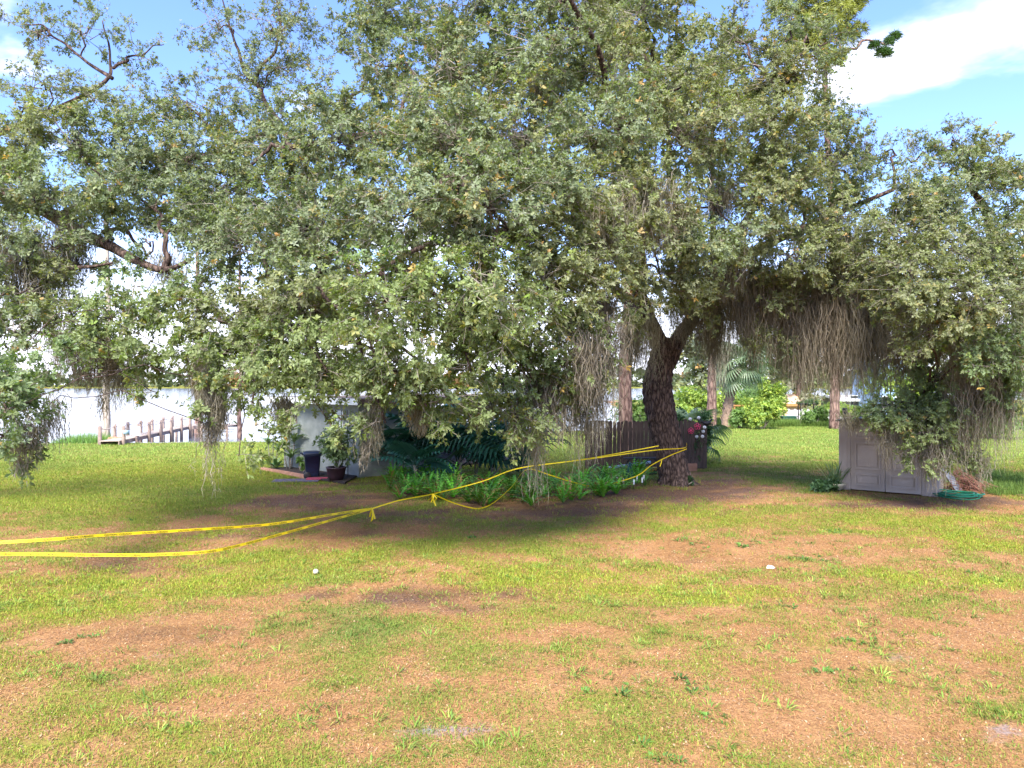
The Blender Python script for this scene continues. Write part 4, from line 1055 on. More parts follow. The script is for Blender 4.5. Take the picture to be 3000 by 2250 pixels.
mb = MB(); loft(mb, [rrect(.30, .335, .09, .793), rrect(.30, .335, .09, .83), rrect(.27, .30, .10, .87), rrect(.18, .2, .1, .895)]); build('lid', mb, M['bin'], binr)
mb = MB(); mb.tube([(-.29, -.2, .80), (-.37, -.2, .84), (-.37, .2, .84), (-.29, .2, .80)], .02, 7); build('handle', mb, M['bin'], binr)
for y in (-.25, .25):
    mb = MB(); mb.lathe([(.02, -.03), (.1, -.03), (.12, -.015), (.12, .015), (.1, .03), (.02, .03)], 16)
    mb.v = [(x - .17, z + y, yy + .12) for x, yy, z in mb.v]; build('wheel', mb, M['dark'], binr)

# flower bed with edging, mats
mb = MB()
e0, e1 = gat(768, 1378), gat(905, 1404)
bed = [gat(770, 1377), gat(850, 1374), gat(1000, 1378), gat(1045, 1400), gat(1010, 1420), gat(905, 1404)]
vs = [(p[0], p[1], .02) for p in bed] + [(p[0], p[1], .075) for p in bed]; nb_ = len(bed)
mb.add(vs, [tuple(range(nb_ - 1, -1, -1)), tuple(range(nb_, 2 * nb_))] + [(i, (i + 1) % nb_, nb_ + (i + 1) % nb_, nb_ + i) for i in range(nb_)])
tag(build('mulch_bed', mb, M['mulch']), kind='structure')
def thing(name, mb, mat, label, cat, group=None, kind=None, loc=(0, 0, 0), rz=0):
    o = build(name, mb, mat); o.location = tuple(map(float, loc)); o.rotation_euler = (0, 0, rz)
    return tag(o, label, cat, group, kind)
mb = MB(); u = nrm(e1 - e0); w_ = np.array([-u[1], u[0], 0]) * .06
mb.add([e0 - w_, e1 - w_, e1 + w_, e0 + w_, e0 - w_ * .9 + [0, 0, .11], e1 - w_ * .9 + [0, 0, .13], e1 + w_ * .9 + [0, 0, .13], e0 + w_ * .9 + [0, 0, .11]], [(3, 2, 1, 0), (4, 5, 6, 7), (0, 1, 5, 4), (1, 2, 6, 5), (2, 3, 7, 6), (3, 0, 4, 7)])
thing('timber_edging', mb, M['timber'], 'orange brown landscape timber edging the planting bed by the house', 'edging')
p = gat(868, 1410); mb = MB(); loft(mb, [rrect(.72, .33, .03, .0, 2), rrect(.72, .33, .03, .025, 2), rrect(.70, .31, .03, .03, 2)], 0, False)
thing('doormat', mb, M['mat'], 'purplish grey rubber mat lying on the grass in front of the bin', 'mat', loc=(p[0], p[1], .015), rz=R(8))
p = gat(930, 1407); mb = MB(); loft(mb, [rrect(.34, .2, .03, .0, 2), rrect(.34, .2, .03, .03, 2), rrect(.32, .18, .03, .036, 2)], 0, False)
thing('doormat', mb, M['redmat'], 'small crimson mat beside the foot of the bin', 'mat', loc=(p[0], p[1], .04), rz=R(8))

# strap-leaved plants
def strap_leaf(L=.7, w=.07, arch=.45, n=5):
    mb = MB(); v, f = [], []
    for i in range(n + 1):
        s = i / n; x = L * s * (1 - .25 * arch * s); z = L * (.62 * s - arch * 1.15 * s * s)
        ww = w * .5 * (math.sin(math.pi * min(1, .18 + .82 * s)) ** .7 if s < 1 else 0.02)
        v += [(x, -ww, z + ww * .4), (x, 0, z), (x, ww, z + ww * .4)]
        if i: k = (i - 1) * 3; f += [(k, k + 1, k + 4, k + 3), (k + 1, k + 2, k + 5, k + 4)]
    mb.add(v, f, 0, True); return mb
STRAP = {}
def leafcopy(key, maker, mat, root, loc, rot, s, name='leaf'):
    if key not in STRAP:
        o = build(name, maker(), mat); STRAP[key] = o.data
        o.parent = root
    else:
        o = link(name, STRAP[key], root)
    o.location = tuple(map(float, loc)); o.rotation_euler = tuple(map(float, rot)); o.scale = (s, s, s)
    return o
def strap_plant(name, label, p, whorls, L, nper, stem=True, mat='strap', cat='plant', arch=.5, w=.075, tilt=(10, 70)):
    root = empty(name, p); tag(root, label, cat)
    mb = MB()
    for (dx, dy, h) in whorls:
        mb.tube([(dx * .3, dy * .3, -.03), (dx * .8, dy * .8, h * .5), (dx, dy, h)], [.025, .02, .016], 6)
    if stem: build('stem', mb, M['twig'], root)
    for (dx, dy, h) in whorls:
        for k in range(nper):
            a = k * 2.4 + rng.normal(0, .2); t = R(rng.uniform(*tilt))
            leafcopy((L, w, arch), lambda: strap_leaf(L, w, arch), M[mat], root, (dx, dy, h - .16 * k / nper), (0, -(math.pi / 2 - t) * .6 + .25, a), rng.uniform(.75, 1.1))
    return root
p = gat(848, 1380)
strap_plant('dracaena', 'tall striped dracaena with drooping leaves next to the trash can', p, [(0, 0, 1.5), (.16, .05, 1.15), (-.2, .02, .9), (.08, -.1, .6)], .74, 18, w=.085)
p = gat(800, 1372)
strap_plant('dracaena', 'slender light green dracaena at the lake end of the house bed', p, [(0, 0, 1.35), (-.2, .05, 1.0), (.18, -.05, .75)], .6, 15)
p = gat(808, 1378)
strap_plant('peace_lily', 'low broad leaved green plant at the start of the timber edging', p, [(0, 0, .18)], .5, 14, False, arch=.35, w=.13)
p = gat(882, 1386)
shrub('shrub', 'small feathery bright green plant between the dracaena and the bin', 'shrub', 882, 1386, .35, .55, 1, .07, 160)
# potted shrub
p = gat(985, 1412)
root = empty('potted_shrub', p); tag(root, 'leafy shrub in a dark maroon pot under the house window', 'potted plant')
mb = MB(); mb.lathe([(.20, 0), (.26, .2), (.30, .42), (.32, .44), (.32, .48), (.27, .48), (.26, .42)], 20); build('pot', mb, M['purple_pot'], root)
T = Tri(); mb = MB()
for k in range(9):
    c = np.array([rng.normal(0, .28), rng.normal(0, .25), rng.uniform(.7, 1.5)])
    mb.tube(catmull([(0, 0, .4), c * .6 + [0, 0, .2], c], 6), np.linspace(.018, .008, 6), 5)
    P = p + c + rng.normal(0, .15, (42, 3)); v, t = leaf_fan(P, nrm(P - p - [0, 0, .8]), 6, np.full(42, .12), .42)
    T.add(v, t, np.array((.10, .15, .06)) * rng.uniform(.7, 1.3, (len(v) // 24, 1)).repeat(24, 0), 0)
build('stem', mb, M['twig'], root); tag(T.build('foliage', [M['bush'], M['twig']], root), kind='stuff')

# split-leaf philodendrons: large leaves, each a part
def philo_leaf():
    mb = MB(); mb.tube([(0, 0, 0), (.25, 0, .16), (.5, 0, .2)], [.014, .011, .008], 5)
    v, f = [], []
    for i in range(9):
        s = i / 8; x0 = .46 + .62 * s; z0 = .2 + .05 * s - .28 * s * s
        L = .36 * math.sin(math.pi * (.22 + .72 * s)) + .05; fw = .45 + .5 * s
        for sg in (-1, 1):
            k = len(v); ax = fw * .5 - .25 * (1 - s) * 1.6
            d = (ax, sg * 1.0); l = math.hypot(*d); d = (d[0] / l * L, d[1] / l * L)
            v += [(x0 - .03, 0, z0), (x0 + d[0] * .55 - .035, d[1] * .55, z0 - .03), (x0 + d[0], d[1], z0 - .12), (x0 + d[0] * .55 + .04, d[1] * .55, z0 - .03), (x0 + .04, 0, z0)]
            f.append((k, k + 1, k + 2, k + 3, k + 4) if sg > 0 else (k + 4, k + 3, k + 2, k + 1, k))
    mb.add(v, f, 0, False); return mb
for i, (px, py, s, n, lab) in enumerate([(1175, 1398, 1.55, 20, 'dark split leaf philodendron at the foot of the shaded house wall'),
                                        (1260, 1402, 1.75, 22, 'dark split leaf philodendron with tallest stems before the porch opening'),
                                        (1345, 1404, 1.5, 20, 'dark split leaf philodendron in the middle of the porch planting'),
                                        (1215, 1425, 1.05, 14, 'lower dark philodendron just behind the ferns on the house side')]):
    p = gat(px, py); root = empty('philodendron', p); tag(root, lab, 'plant', 'philodendrons before the porch')
    mb = MB(); mb.tube([(0, 0, -.05), (.04, .02, .3), (0, .05, .62 * s)], [.07, .06, .04], 8); build('stem', mb, M['twig'], root)
    for k in range(n):
        a = k * 2.4; e = rng.uniform(-.15, 1.0)
        leafcopy('philo', philo_leaf, M['philo'], root, (0, .03, (.25 + .4 * k / n) * s), (rng.normal(0, .25), -e, a), s * rng.uniform(.8, 1.15))
# areca-like palms right of the porch
def pinnate():
    mb = MB(); n = 11
    path = catmull([(0, 0, 0), (.35, 0, .42), (.8, 0, .6), (1.25, 0, .42)], n + 3)
    mb.tube(path, np.linspace(.014, .004, n + 3), 5)
    v, f = [], []
    for i in range(2, n + 3):
        p = path[i]; L = .36 * math.sin(math.pi * (.15 + .8 * (i - 2) / n)) + .04
        for sg in (-1, 1):
            k = len(v); v += [p, p + [L * .45, sg * L * .5, .02], p + [L * .75, sg * L * .95, -.16], p + [L * .36, sg * L * .55, .0]]
            f.append((k, k + 1, k + 2, k + 3))
    mb.add(v, f); return mb
for px, py, s, lab in ((1440, 1405, 1.5, 'dark arching feather palm behind the ferns by the porch post'), (1530, 1408, 1.5, 'dark feather palm nearest the fence behind the fern bed'), (1395, 1396, 1.75, 'tall dark feather palm in the depth of the porch')):
    p = gat(px, py); root = empty('feather_palm', p); tag(root, lab, 'palm', 'feather palms by the porch')
    mb = MB()
    for k in range(5): mb.tube([(rng.normal(0, .05), rng.normal(0, .05), -.05), (rng.normal(0, .12), rng.normal(0, .1), .5)], [.03, .02], 6)
    build('stem', mb, M['twig'], root)
    for k in range(20): leafcopy('pinn', pinnate, M['philo'], root, (rng.normal(0, .08), rng.normal(0, .08), .3 + .02 * k), (rng.normal(0, .25), -rng.uniform(-.1, .75), k * 2.4), s * rng.uniform(.75, 1.1), 'frond')

# fern bed: a mass of sword ferns nobody could count
T = Tri()
def fern_edge(px): return 10 * math.sin(px * .05) + 6 * math.sin(px * .13) - 4 + np.interp(px, [1130, 1200, 1320, 1450, 1600, 1750, 1840, 1900], [1438, 1462, 1478, 1482, 1480, 1470, 1448, 1425])
for k in range(150):
    px = rng.uniform(1140, 1895); e = fern_edge(px); py = e - 70 * rng.uniform(0, 1) ** 1.2
    if py < 1402: py = 1402 + rng.uniform(0, 10)
    p = gat(px, py)
    bright = rng.uniform(.5, 1.35) * (1.0 if px < 1330 or px > 1640 else .7); big_ = rng.uniform(.7, 1.2)
    strap = rng.uniform() < .3
    nfr = 15; a = rng.uniform(0, 2 * np.pi, nfr); L = big_ * rng.uniform(.5, 1.0, nfr); up = rng.uniform(.7, 1.4, nfr); ns = 9
    s = np.linspace(0, 1, ns)
    for j in range(nfr):
        dirv = np.array([math.cos(a[j]), math.sin(a[j]), 0])
        path = p + dirv * (L[j] * s * math.cos(up[j]) * (1 + .25 * s))[:, None] + np.array([0, 0, 1.]) * (L[j] * (s * math.sin(up[j]) - .38 * s ** 2.4))[:, None] + [0, 0, .03]
        sd = np.array([-dirv[1], dirv[0], 0]); tg = nrm(np.gradient(path, axis=0))
        wd = .055 * np.sin(np.pi * (.12 + .86 * s)) ** .6 if not strap else np.full(ns, .016)
        vv = []
        for sg in (-1, 1):
            b0, b1 = path[:-1], path[1:]
            tip = (b0 + b1) / 2 + sg * sd * wd[1:, None] + tg[1:] * .012 - [0, 0, .008]
            vv.append(np.stack([b0, b1, tip], 1).reshape(-1, 3))
        v = np.concatenate(vv); c = np.array((.07, .26, .025) if not strap else (.05, .15, .03)) * rng.uniform(.6, 1.5) * bright + np.array((.05, .05, .0)) * rng.uniform(0, 1)
        if rng.uniform() < .11: c = np.array((.22, .14, .05)) * rng.uniform(.6, 1.2)
        T.add(v, np.arange(len(v)).reshape(-1, 3), c)
o = T.build('fern_bed', [M['fern']]); tag(o, 'dense bright green sword ferns filling the bed in front of the porch', 'ferns', kind='stuff')
p = gat(1412, 1462); root = strap_plant('bromeliad', 'red leaved bromeliad glowing among the ferns', p + [0, .4, 0], [(0, 0, .42)], .3, 14, True, 'red', arch=.35, w=.06)

# ------------------------------------------------------------------ board fence
FY = 25.9
fx0, fx1 = (1715 - 1500) / F * FY, (2072 - 1500) / F * FY
fen = empty('board_fence', (fx0, FY, 0)); tag(fen, 'dark weathered vertical board fence behind the big oak trunk', 'fence')
nbp = 31; pit = (fx1 - fx0) / nbp
pick = []
for k in range(nbp):
    h = 1.76 + rng.normal(0, .018); w = pit - rng.uniform(.008, .018); t = rng.normal(0, .004)
    m_ = MB(); m_.prism([(0, .02), (w, .02), (w + t, h - .04), (w - .03 + t, h), (.03 + t, h), (t, h - .04)], 'y', 0, .022)
    o = build('picket', m_, M['cedar'], fen); o.location = (k * pit, rng.normal(0, .005), 0)
for z in (.35, 1.4): m_ = MB(); m_.box(-.02, fx1 - fx0, .03, .07, z, z + .09); build('rail', m_, M['cedar'], fen)
for x in (0, 2.2, 4.3): m_ = MB(); m_.box(x, x + .1, .073, .173, -.1, 1.72); build('post', m_, M['cedar'], fen)

def metal_flower(px, py, lab, s=1.0):
    p = at(px, py, FY - .06); root = empty('metal_flower', p); tag(root, lab, 'ornament', 'pink flowers on the fence')
    for k in range(5):
        a = R(90 + 72 * k); c = np.array([math.cos(a), 0, math.sin(a)]) * .105 * s
        ring = [c + .075 * s * np.array([math.cos(b), .15 * math.sin(2 * b) - .1, math.sin(b)]) for b in np.linspace(0, 2 * np.pi, 13)]
        m_ = MB(); m_.tube(ring, .014 * s, 6); build('petal', m_, M['pink'], root)
    m_ = MB(); m_.lathe([(.0, -.02), (.03, -.015), (.035, 0), (.02, .015), (.0, .02)], 10); m_.v = [(x, z - .012, y) for x, y, z in m_.v]; build('centre', m_, M['pink'], root)
metal_flower(2024, 1262, 'lower pink wire flower hung on the fence boards', .62)
metal_flower(2043, 1249, 'upper pink wire flower hung on the fence near its end', .66)
for i, (px, py) in enumerate(((2047, 1224), (2060, 1264), (2041, 1279), (2058, 1279), (2022, 1228), (2064, 1252))):
    m_ = MB(); m_.lathe([(.02, -.012), (.055, -.01), (.065, 0), (.05, .02), (.015, .03)], 12); m_.v = [(x, -z, y) for x, y, z in m_.v]
    thing('shell_ornament', m_, M['shell'], 'small round white shell fixed to the dark fence boards near the pink flowers', 'ornament', 'white shells on the fence', loc=at(px, py, FY - .035))
# iron bird on the fence end
p = at(2072, 1243, FY); root = empty('iron_bird', p); tag(root, 'dark iron bird figure sitting at the end of the fence', 'ornament')
m_ = MB(); m_.tube([(-.16, 0, .05), (-.1, 0, .04), (0, 0, .03), (.09, 0, .07), (.12, 0, .13)], [.02, .06, .085, .06, .035], 10); build('body', m_, M['dark'], root)
m_ = MB(); m_.tube([(.11, 0, .12), (.14, 0, .16), (.18, 0, .165)], [.03, .045, .03], 8); m_.tube([(.2, 0, .16), (.27, 0, .14)], [.02, .003], 6); build('head', m_, M['dark'], root)
for k in range(3): m_ = MB(); m_.tube([(-.14, 0, .05), (-.22, .02 * (k - 1), .10 + .04 * k), (-.27, .03 * (k - 1), .06 + .06 * k)], [.02, .018, .006], 6); build('tail_feather', m_, M['dark'], root)
m_ = MB(); m_.tube([(0, 0, -.05), (0, 0, -.0)], .014, 6); build('foot', m_, M['dark'], root)

# wagon-wheel bench, pipe, ochre toy, obelisk, crate, garden lights
p = gat(1882, 1392); root = empty('wagon_bench', p); tag(root, 'dark bench with iron wagon wheel ends in front of the fence', 'bench')
for k in range(4): m_ = MB(); m_.box(-.62, .62, -.22 + .115 * k, -.12 + .115 * k, .56, .6); build('seat_slat', m_, M['dark'], root)
for x in (-.32, .30):
    m_ = MB(); m_.tube([(x, .30 * math.cos(a), .30 + .27 * math.sin(a)) for a in np.linspace(0, 2 * np.pi, 21)], .025, 6)
    for a in np.arange(0, math.pi, math.pi / 4): m_.tube([(x, .29 * math.cos(a), .3 + .26 * math.sin(a)), (x, -.29 * math.cos(a), .3 - .26 * math.sin(a))], .012, 5)
    m_.v = [(x + (yy) * .85, (xx - x) + yy * .25, z) for xx, yy, z in m_.v]
    build('wheel', m_, M['dark'], root)
m_ = MB(); a_, b_ = at(1782, 1371, 24.0), at(1906, 1354, 24.6); m_.tube([a_, (a_ + b_) / 2, b_], .05, 10)
thing('pale_pipe', m_, M['pipe'], 'pale blue pipe lying slanted before the wagon wheel bench', 'pipe')
for s in (0.12, .88):
    pass
p = gat(1898, 1389); root = empty('garden_cart', p); tag(root, 'ochre yellow low cart tray under the wagon wheel bench', 'cart')
m_ = MB(); loft(m_, [rrect(.28, .14, .05, .10), rrect(.36, .18, .05, .22), rrect(.37, .19, .05, .23), rrect(.33, .15, .04, .22), rrect(.26, .11, .04, .13)], 0, False); build('tray', m_, M['yellow_toy'], root)
for x, y in ((-.22, -.15), (.22, -.15), (-.22, .15), (.22, .15)):
    m_ = MB(); m_.lathe([(.02, -.02), (.07, -.02), (.08, 0), (.07, .02), (.02, .02)], 12); m_.v = [(x + xx, y + zz, yy + .075) for xx, yy, zz in m_.v]; build('wheel', m_, M['dark'], root)
p = gat(1845, 1410); root = empty('garden_obelisk', p); tag(root, 'small teal metal obelisk standing at the edge of the ferns', 'obelisk')
for k in range(6):
    a = k * math.pi / 3; m_ = MB(); m_.tube([(.15 * math.cos(a), .15 * math.sin(a), 0), (.09 * math.cos(a), .09 * math.sin(a), .3), (.015 * math.cos(a), .015 * math.sin(a), .55)], .012, 5); build('upright', m_, M['teal'], root)
for z, r in ((.1, .13), (.3, .09)): m_ = MB(); m_.tube([(r * math.cos(a), r * math.sin(a), z) for a in np.linspace(0, 2 * np.pi, 13)], .008, 5); build('ring', m_, M['teal'], root)
m_ = MB(); m_.lathe([(.0, .53), (.03, .55), (.035, .58), (.02, .61), (.0, .62)], 10); build('finial', m_, M['teal'], root)
p = gat(2023, 1381); root = empty('wooden_crate', p); tag(root, 'tan wooden crate leaning by the fence just right of the oak trunk', 'crate')
for k in range(3): m_ = MB(); m_.box(-.2, .2, -.15, -.13, .02 + .09 * k, .095 + .09 * k); build('board', m_, M['timber'], root)
for x in (-.2, .17): m_ = MB(); m_.box(x, x + .03, -.128, .13, 0, .29); build('side', m_, M['timber'], root)
m_ = MB(); m_.box(-.168, .168, .10, .12, 0, .27); build('side', m_, M['timber'], root)
for px, py in ((1808, 1428), (1826, 1434), (1857, 1436), (1866, 1424), (1881, 1430), (1886, 1422)):
    p = gat(px, py); root = empty('garden_light', p); tag(root, 'slim white garden light on a stake in the fern bed beside the oak foot', 'garden light', 'white garden lights by the oak')
    m_ = MB(); m_.tube([(0, 0, -.03), (0, 0, .16)], .008, 6); build('stake', m_, M['dark'], root)
    m_ = MB(); m_.lathe([(.018, .16), (.026, .17), (.026, .29), (.018, .31), (.002, .32)], 10); build('cap', m_, M['white'], root)

# ------------------------------------------------------------------ caution tapes
def font_tris(txt):
    cu = bpy.data.curves.new('lettering', 'FONT'); cu.body = txt; cu.size = 1.0; cu.resolution_u = 2; cu.offset = .018
    o = bpy.data.objects.new('lettering', cu); COL.objects.link(o)
    dg = bpy.context.evaluated_depsgraph_get(); dg.update()
    me = o.evaluated_get(dg).to_mesh(); me.calc_loop_triangles()
    v = np.array([x.co[:] for x in me.vertices]); t = np.array([x.vertices[:] for x in me.loop_triangles])
    o.evaluated_get(dg).to_mesh_clear(); bpy.data.objects.remove(o); bpy.data.curves.remove(cu)
    return v, t
TXT_V, TXT_T = font_tris('CAUTION / CUIDADO')
TXT_W = TXT_V[:, 0].max()
def tape(label, pts, text=True, n=None, twist=.35, w=.048, seed=0, wires=()):
    pts = np.asarray(pts, float)
    L = np.linalg.norm(np.diff(pts, axis=0), axis=1).sum(); n = n or max(20, int(L / .09))
    path = catmull(pts, n); d = np.concatenate([[0], np.cumsum(np.linalg.norm(np.diff(path, axis=0), axis=1))])
    tg = nrm(np.gradient(path, axis=0)); side = nrm(np.cross(tg, [0, 0, 1.])); upv = np.cross(side, tg)
    ang = (vnoise(d * .55 + seed * 9, d * 0 + seed, 60 + seed) - .5) * 2 * twist
    up = upv * np.cos(ang)[:, None] + side * np.sin(ang)[:, None]; out = nrm(np.cross(tg, up))
    out = out * np.sign(-(out * path).sum(1, keepdims=True) + 1e-9)
    root = empty('caution_tape', path[0] * [1, 1, 0]); tag(root, label, 'tape', 'caution tapes strung round the oak')
    mb = MB(); a, b = path - up * w / 2, path + up * w / 2
    v = np.stack([a, b], 1).reshape(-1, 3); mb.add(v, [(2 * i, 2 * i + 2, 2 * i + 3, 2 * i + 1) for i in range(n - 1)], 0, True)
    build('ribbon', mb, M['yellow'], root, True)
    if text:
        VV, TT, k = [], [], 0; s = w * .86
        x = .15
        while x + TXT_W * s < d[-1]:
            u = x + TXT_V[:, 0] * s; h = (TXT_V[:, 1] - .36) * s
            c = np.stack([np.interp(u, d, path[:, i]) for i in range(3)], 1); uu = np.stack([np.interp(u, d, up[:, i]) for i in range(3)], 1); oo = np.stack([np.interp(u, d, out[:, i]) for i in range(3)], 1)
            VV.append(c + uu * h[:, None] + oo * .004); TT.append(TXT_T + k); k += len(TXT_V); x += TXT_W * s + .16
        if VV: tag(build_tris('lettering', np.concatenate(VV), np.concatenate(TT), M['black'], root), kind='stuff')
    return root, path
def knot(root, P, n=4, L=.3):
    for k in range(n):
        e = np.asarray(P) + [rng.normal(0, .06), rng.normal(0, .05), -L * rng.uniform(.5, 1)]
        m_ = MB(); s = np.array([.016, .008, 0])
        mid = (P + e) / 2 + [rng.normal(0, .03), 0, 0]
        m_.add([P - s, P + s, mid + s, mid - s, e + s, e - s], [(0, 1, 2, 3), (3, 2, 4, 5)]); build('tail', m_, M['yellow'], root, True)
K1, K2 = at(1090, 1490, 16.0), at(1268, 1447, 17.2)
ta, pa = tape('upper yellow caution tape running from the lake side to the ferns', [at(-80, 1594, 11.4), at(150, 1580, 11.7), at(300, 1568, 12.1), at(600, 1550, 13), at(800, 1535, 14), at(1000, 1503, 15.4), K1], seed=1, twist=.5)
tb, pb2 = tape('lower sagging yellow caution tape crossing the bare lawn on the lake side', [at(-80, 1622, 10.4), at(150, 1624, 10.6), at(300, 1626, 10.9), at(450, 1625, 11.3), at(600, 1617, 11.8), at(700, 1598, 12.5), at(870, 1552, 14), K1], seed=2, twist=.3)
knot(tb, K1, 4, .34)
tc_, pc = tape('taut yellow caution tape climbing over the fern bed to the oak trunk', [K1, at(1170, 1466, 16.5), K2, at(1410, 1411, 18), at(1520, 1372, 19), at(1680, 1350, 20.2), at(1800, 1330, 20.9), at(1930, 1306, 21.5)], seed=3, w=.028, twist=.6, text=False)
knot(tc_, K2, 5, .3)
tc2, _ = tape('yellow caution tape just below the taut one, tied round the trunk', [at(1670, 1352, 20.2), at(1760, 1340, 20.7), at(1860, 1326, 21.2), at(1935, 1317, 21.36), at(2005, 1312, 21.45), at(2012, 1296, 21.7)], seed=4, w=.028, twist=.5, text=False)
td, _ = tape('drooping loop of yellow caution tape hanging into the ferns', [K2, at(1320, 1470, 17.4), at(1372, 1486, 17.5), at(1410, 1489, 17.6), at(1450, 1470, 17.8), at(1500, 1425, 18.3), at(1545, 1375, 19.1), at(1615, 1393, 19.3), at(1680, 1413, 19.5), at(1750, 1426, 19.8), at(1810, 1412, 20.2), at(1870, 1392, 20.7), at(1910, 1362, 21.1), at(1960, 1336, 21.35), at(2012, 1315, 21.5)], seed=5, w=.03, twist=.6, text=False)
knot(td, at(1403, 1489, 17.6), 3, .28)
knot(td, at(1940, 1345, 21.3), 1, .3)

# ------------------------------------------------------------------ storage shed
sh0 = np.array([9.62, 20.9, 0.0]); sa = math.atan2(-.588, .809)
shed = empty('storage_shed', sh0, sa); tag(shed, 'grey beige plastic storage shed with panelled double doors under the mossy boughs', 'shed')
W_, D_, H_ = 2.5, 1.85, 2.0
for x0, x1 in ((0, .32), (W_ - .38, W_)):
    m_ = MB(); m_.box(x0, x1, 0, .08, 0, H_, 0, .012); m_.box(x0 + .10, x1 - .10, -.012, -.002, .06, H_ - .06); build('front_panel', m_, M['resin'], shed)
for x in (0, W_ - .06):
    m_ = MB(); m_.box(x, x + .06, .082, D_, 0, H_)
    xx = x - .012 if x == 0 else x + .062
    for k in range(7): m_.box(min(xx, xx + .01), max(xx, xx + .01), .16 + k * .24, .30 + k * .24, .05, H_ - .05)
    build('side_wall', m_, M['resin'], shed)
m_ = MB(); m_.box(.06, W_ - .06, D_ - .06, D_ - .002, 0, H_); build('back_wall', m_, M['resin'], shed)
m_ = MB(); m_.prism([(-.08, H_ + .003), (W_ + .08, H_ + .003), (W_ + .08, H_ + .05), (W_ / 2, H_ + .16), (-.08, H_ + .05)], 'y', -.09, D_ + .08); build('roof', m_, M['resin_dark'], shed)
m_ = MB(); m_.box(.32, W_ - .38, .015, .075, H_ - .12, H_ - .002); build('lintel', m_, M['resin'], shed)
def door(x0, x1):
    m_ = MB(); m_.box(x0, x1, .005, .06, .03, H_ - .125, 0, .008); o = build('door', m_, M['resin'], shed)
    ww = x1 - x0
    for z0, z1 in ((.16, .52), (.64, 1.42), (1.52, 1.80)):
        # raised frame and sunk field
        f_ = MB(); a0, a1 = x0 + .11, x1 - .11
        for bx in ((a0, a1, z0, z0 + .045), (a0, a1, z1 - .045, z1), (a0, a0 + .04, z0 + .045, z1 - .045), (a1 - .04, a1, z0 + .045, z1 - .045)):
            f_.prism([(bx[0], bx[2]), (bx[1], bx[2]), (bx[1], bx[3]), (bx[0], bx[3])], 'y', -.034, .003)
        f_.prism([(a0 + .08, z0 + .085), (a1 - .08, z0 + .085), (a1 - .08, z1 - .085), (a0 + .08, z1 - .085)], 'y', -.018, .003)
        build('panel', f_, M['resin'], o)
    return o
dm = .32 + (W_ - .70) / 2
door(.322, dm - .006); d2 = door(dm + .006, W_ - .382)
m_ = MB(); m_.box(dm + .03, dm + .06, -.03, .004, .95, 1.12, 0, .006); build('handle', m_, M['dark'], d2)
# lamp on the shed roof corner
p = at(2475, 1233, 20.9); root = empty('solar_lamp', p); tag(root, 'small dark lamp on a thin stem at the shed roof corner', 'lamp')
m_ = MB(); m_.tube([(-.08, 0, -.06), (.02, 0, .0), (.0, 0, .08), (.0, 0, .22)], .016, 6); build('stem', m_, M['dark'], root)
m_ = MB(); m_.lathe([(.02, .2), (.055, .25), (.07, .36), (.05, .38), (.0, .39)], 12); build('lamp_shade', m_, M['bin'], root)
# potted grass
p = gat(2440, 1436); root = empty('potted_plant', p); tag(root, 'spiky green plant in a shallow cream bowl left of the shed', 'potted plant')
m_ = MB(); m_.lathe([(.18, 0), (.26, .05), (.34, .17), (.36, .22), (.33, .22), (.30, .17), (.0, .16)], 22); build('bowl', m_, M['cream'], root)
for k in range(46):
    leafcopy('blade', lambda: strap_leaf(.72, .035, .22), M['strap'], root, (rng.normal(0, .1), rng.normal(0, .08), .18), (0, -rng.uniform(.1, .95), k * 2.4), rng.uniform(.6, 1.15))
shrub('fern_clump', 'low dull green fern sprawling on the soil left of the cream bowl', 'fern', 2400, 1440, .9, .35, 2, .13, 160)
# hose
p = gat(2805, 1457); m_ = MB(); a = np.linspace(0, 2 * np.pi * 6, 240)
r = .50 + .11 * np.sin(a * .37) + .05 * np.sin(a * 1.7 + 1)
m_.tube(np.stack([r * np.cos(a) * 1.0, r * np.sin(a) * .85, .03 + .018 * (a / 6.28) + .02 * np.sin(a * 2.3)], 1), .017, 6)
o = thing('garden_hose', m_, M['hose'], 'coiled green garden hose on the ground at the shed corner', 'hose', loc=p)
# brush heap and boards leaning at the shed side
p = gat(2850, 1440); root = empty('brush_heap', p); tag(root, 'heap of reddish brown sticks leaning at the shed side behind the hose', 'brush pile')
T = Tri(); n = 170
A = p + np.stack([rng.normal(.15, .38, n), rng.normal(.1, .22, n), np.full(n, .02)], 1); B = p + np.stack([rng.normal(-.35, .22, n), rng.normal(.1, .2, n), rng.uniform(.15, .75, n)], 1)
v, t = prisms(A, B, rng.uniform(.006, .014, n), .005); T.add(v, t, (.2, .1, .07), 0)
n = 150; A = p + np.stack([rng.normal(.4, .7, n), rng.normal(-.15, .3, n), rng.uniform(.02, .06, n)], 1); B = A + np.stack([rng.normal(.15, .22, n), rng.normal(0, .15, n), rng.normal(0, .02, n)], 1); B[:, 2] = np.maximum(B[:, 2], .015)
v, t = prisms(A, B, .008, .004); T.add(v, t, (.2, .1, .07), 0)
tag(T.build('stick', [M['stick']], root), kind='stuff')
p = gat(2812, 1440); m_ = MB(); m_.box(-.09, .09, -.012, .012, 0, 1.0); o = thing('leaning_board', m_, M['board'], 'blue grey board leaning on the shed side above the hose', 'board', loc=p); o.rotation_euler = (R(-8), R(-30), 0)
p = gat(2860, 1425); root = empty('garden_stake', p); tag(root, 'black garden stake with pointed blade in the tall grass beyond the hose', 'stake')
m_ = MB(); m_.tube([(0, 0, -.05), (0, 0, .62)], .022, 6); build('post', m_, M['dark'], root)
m_ = MB(); m_.prism([(.0, .1), (.16, .12), (.02, .5)], 'y', -.01, .01); build('blade', m_, M['dark'], root)

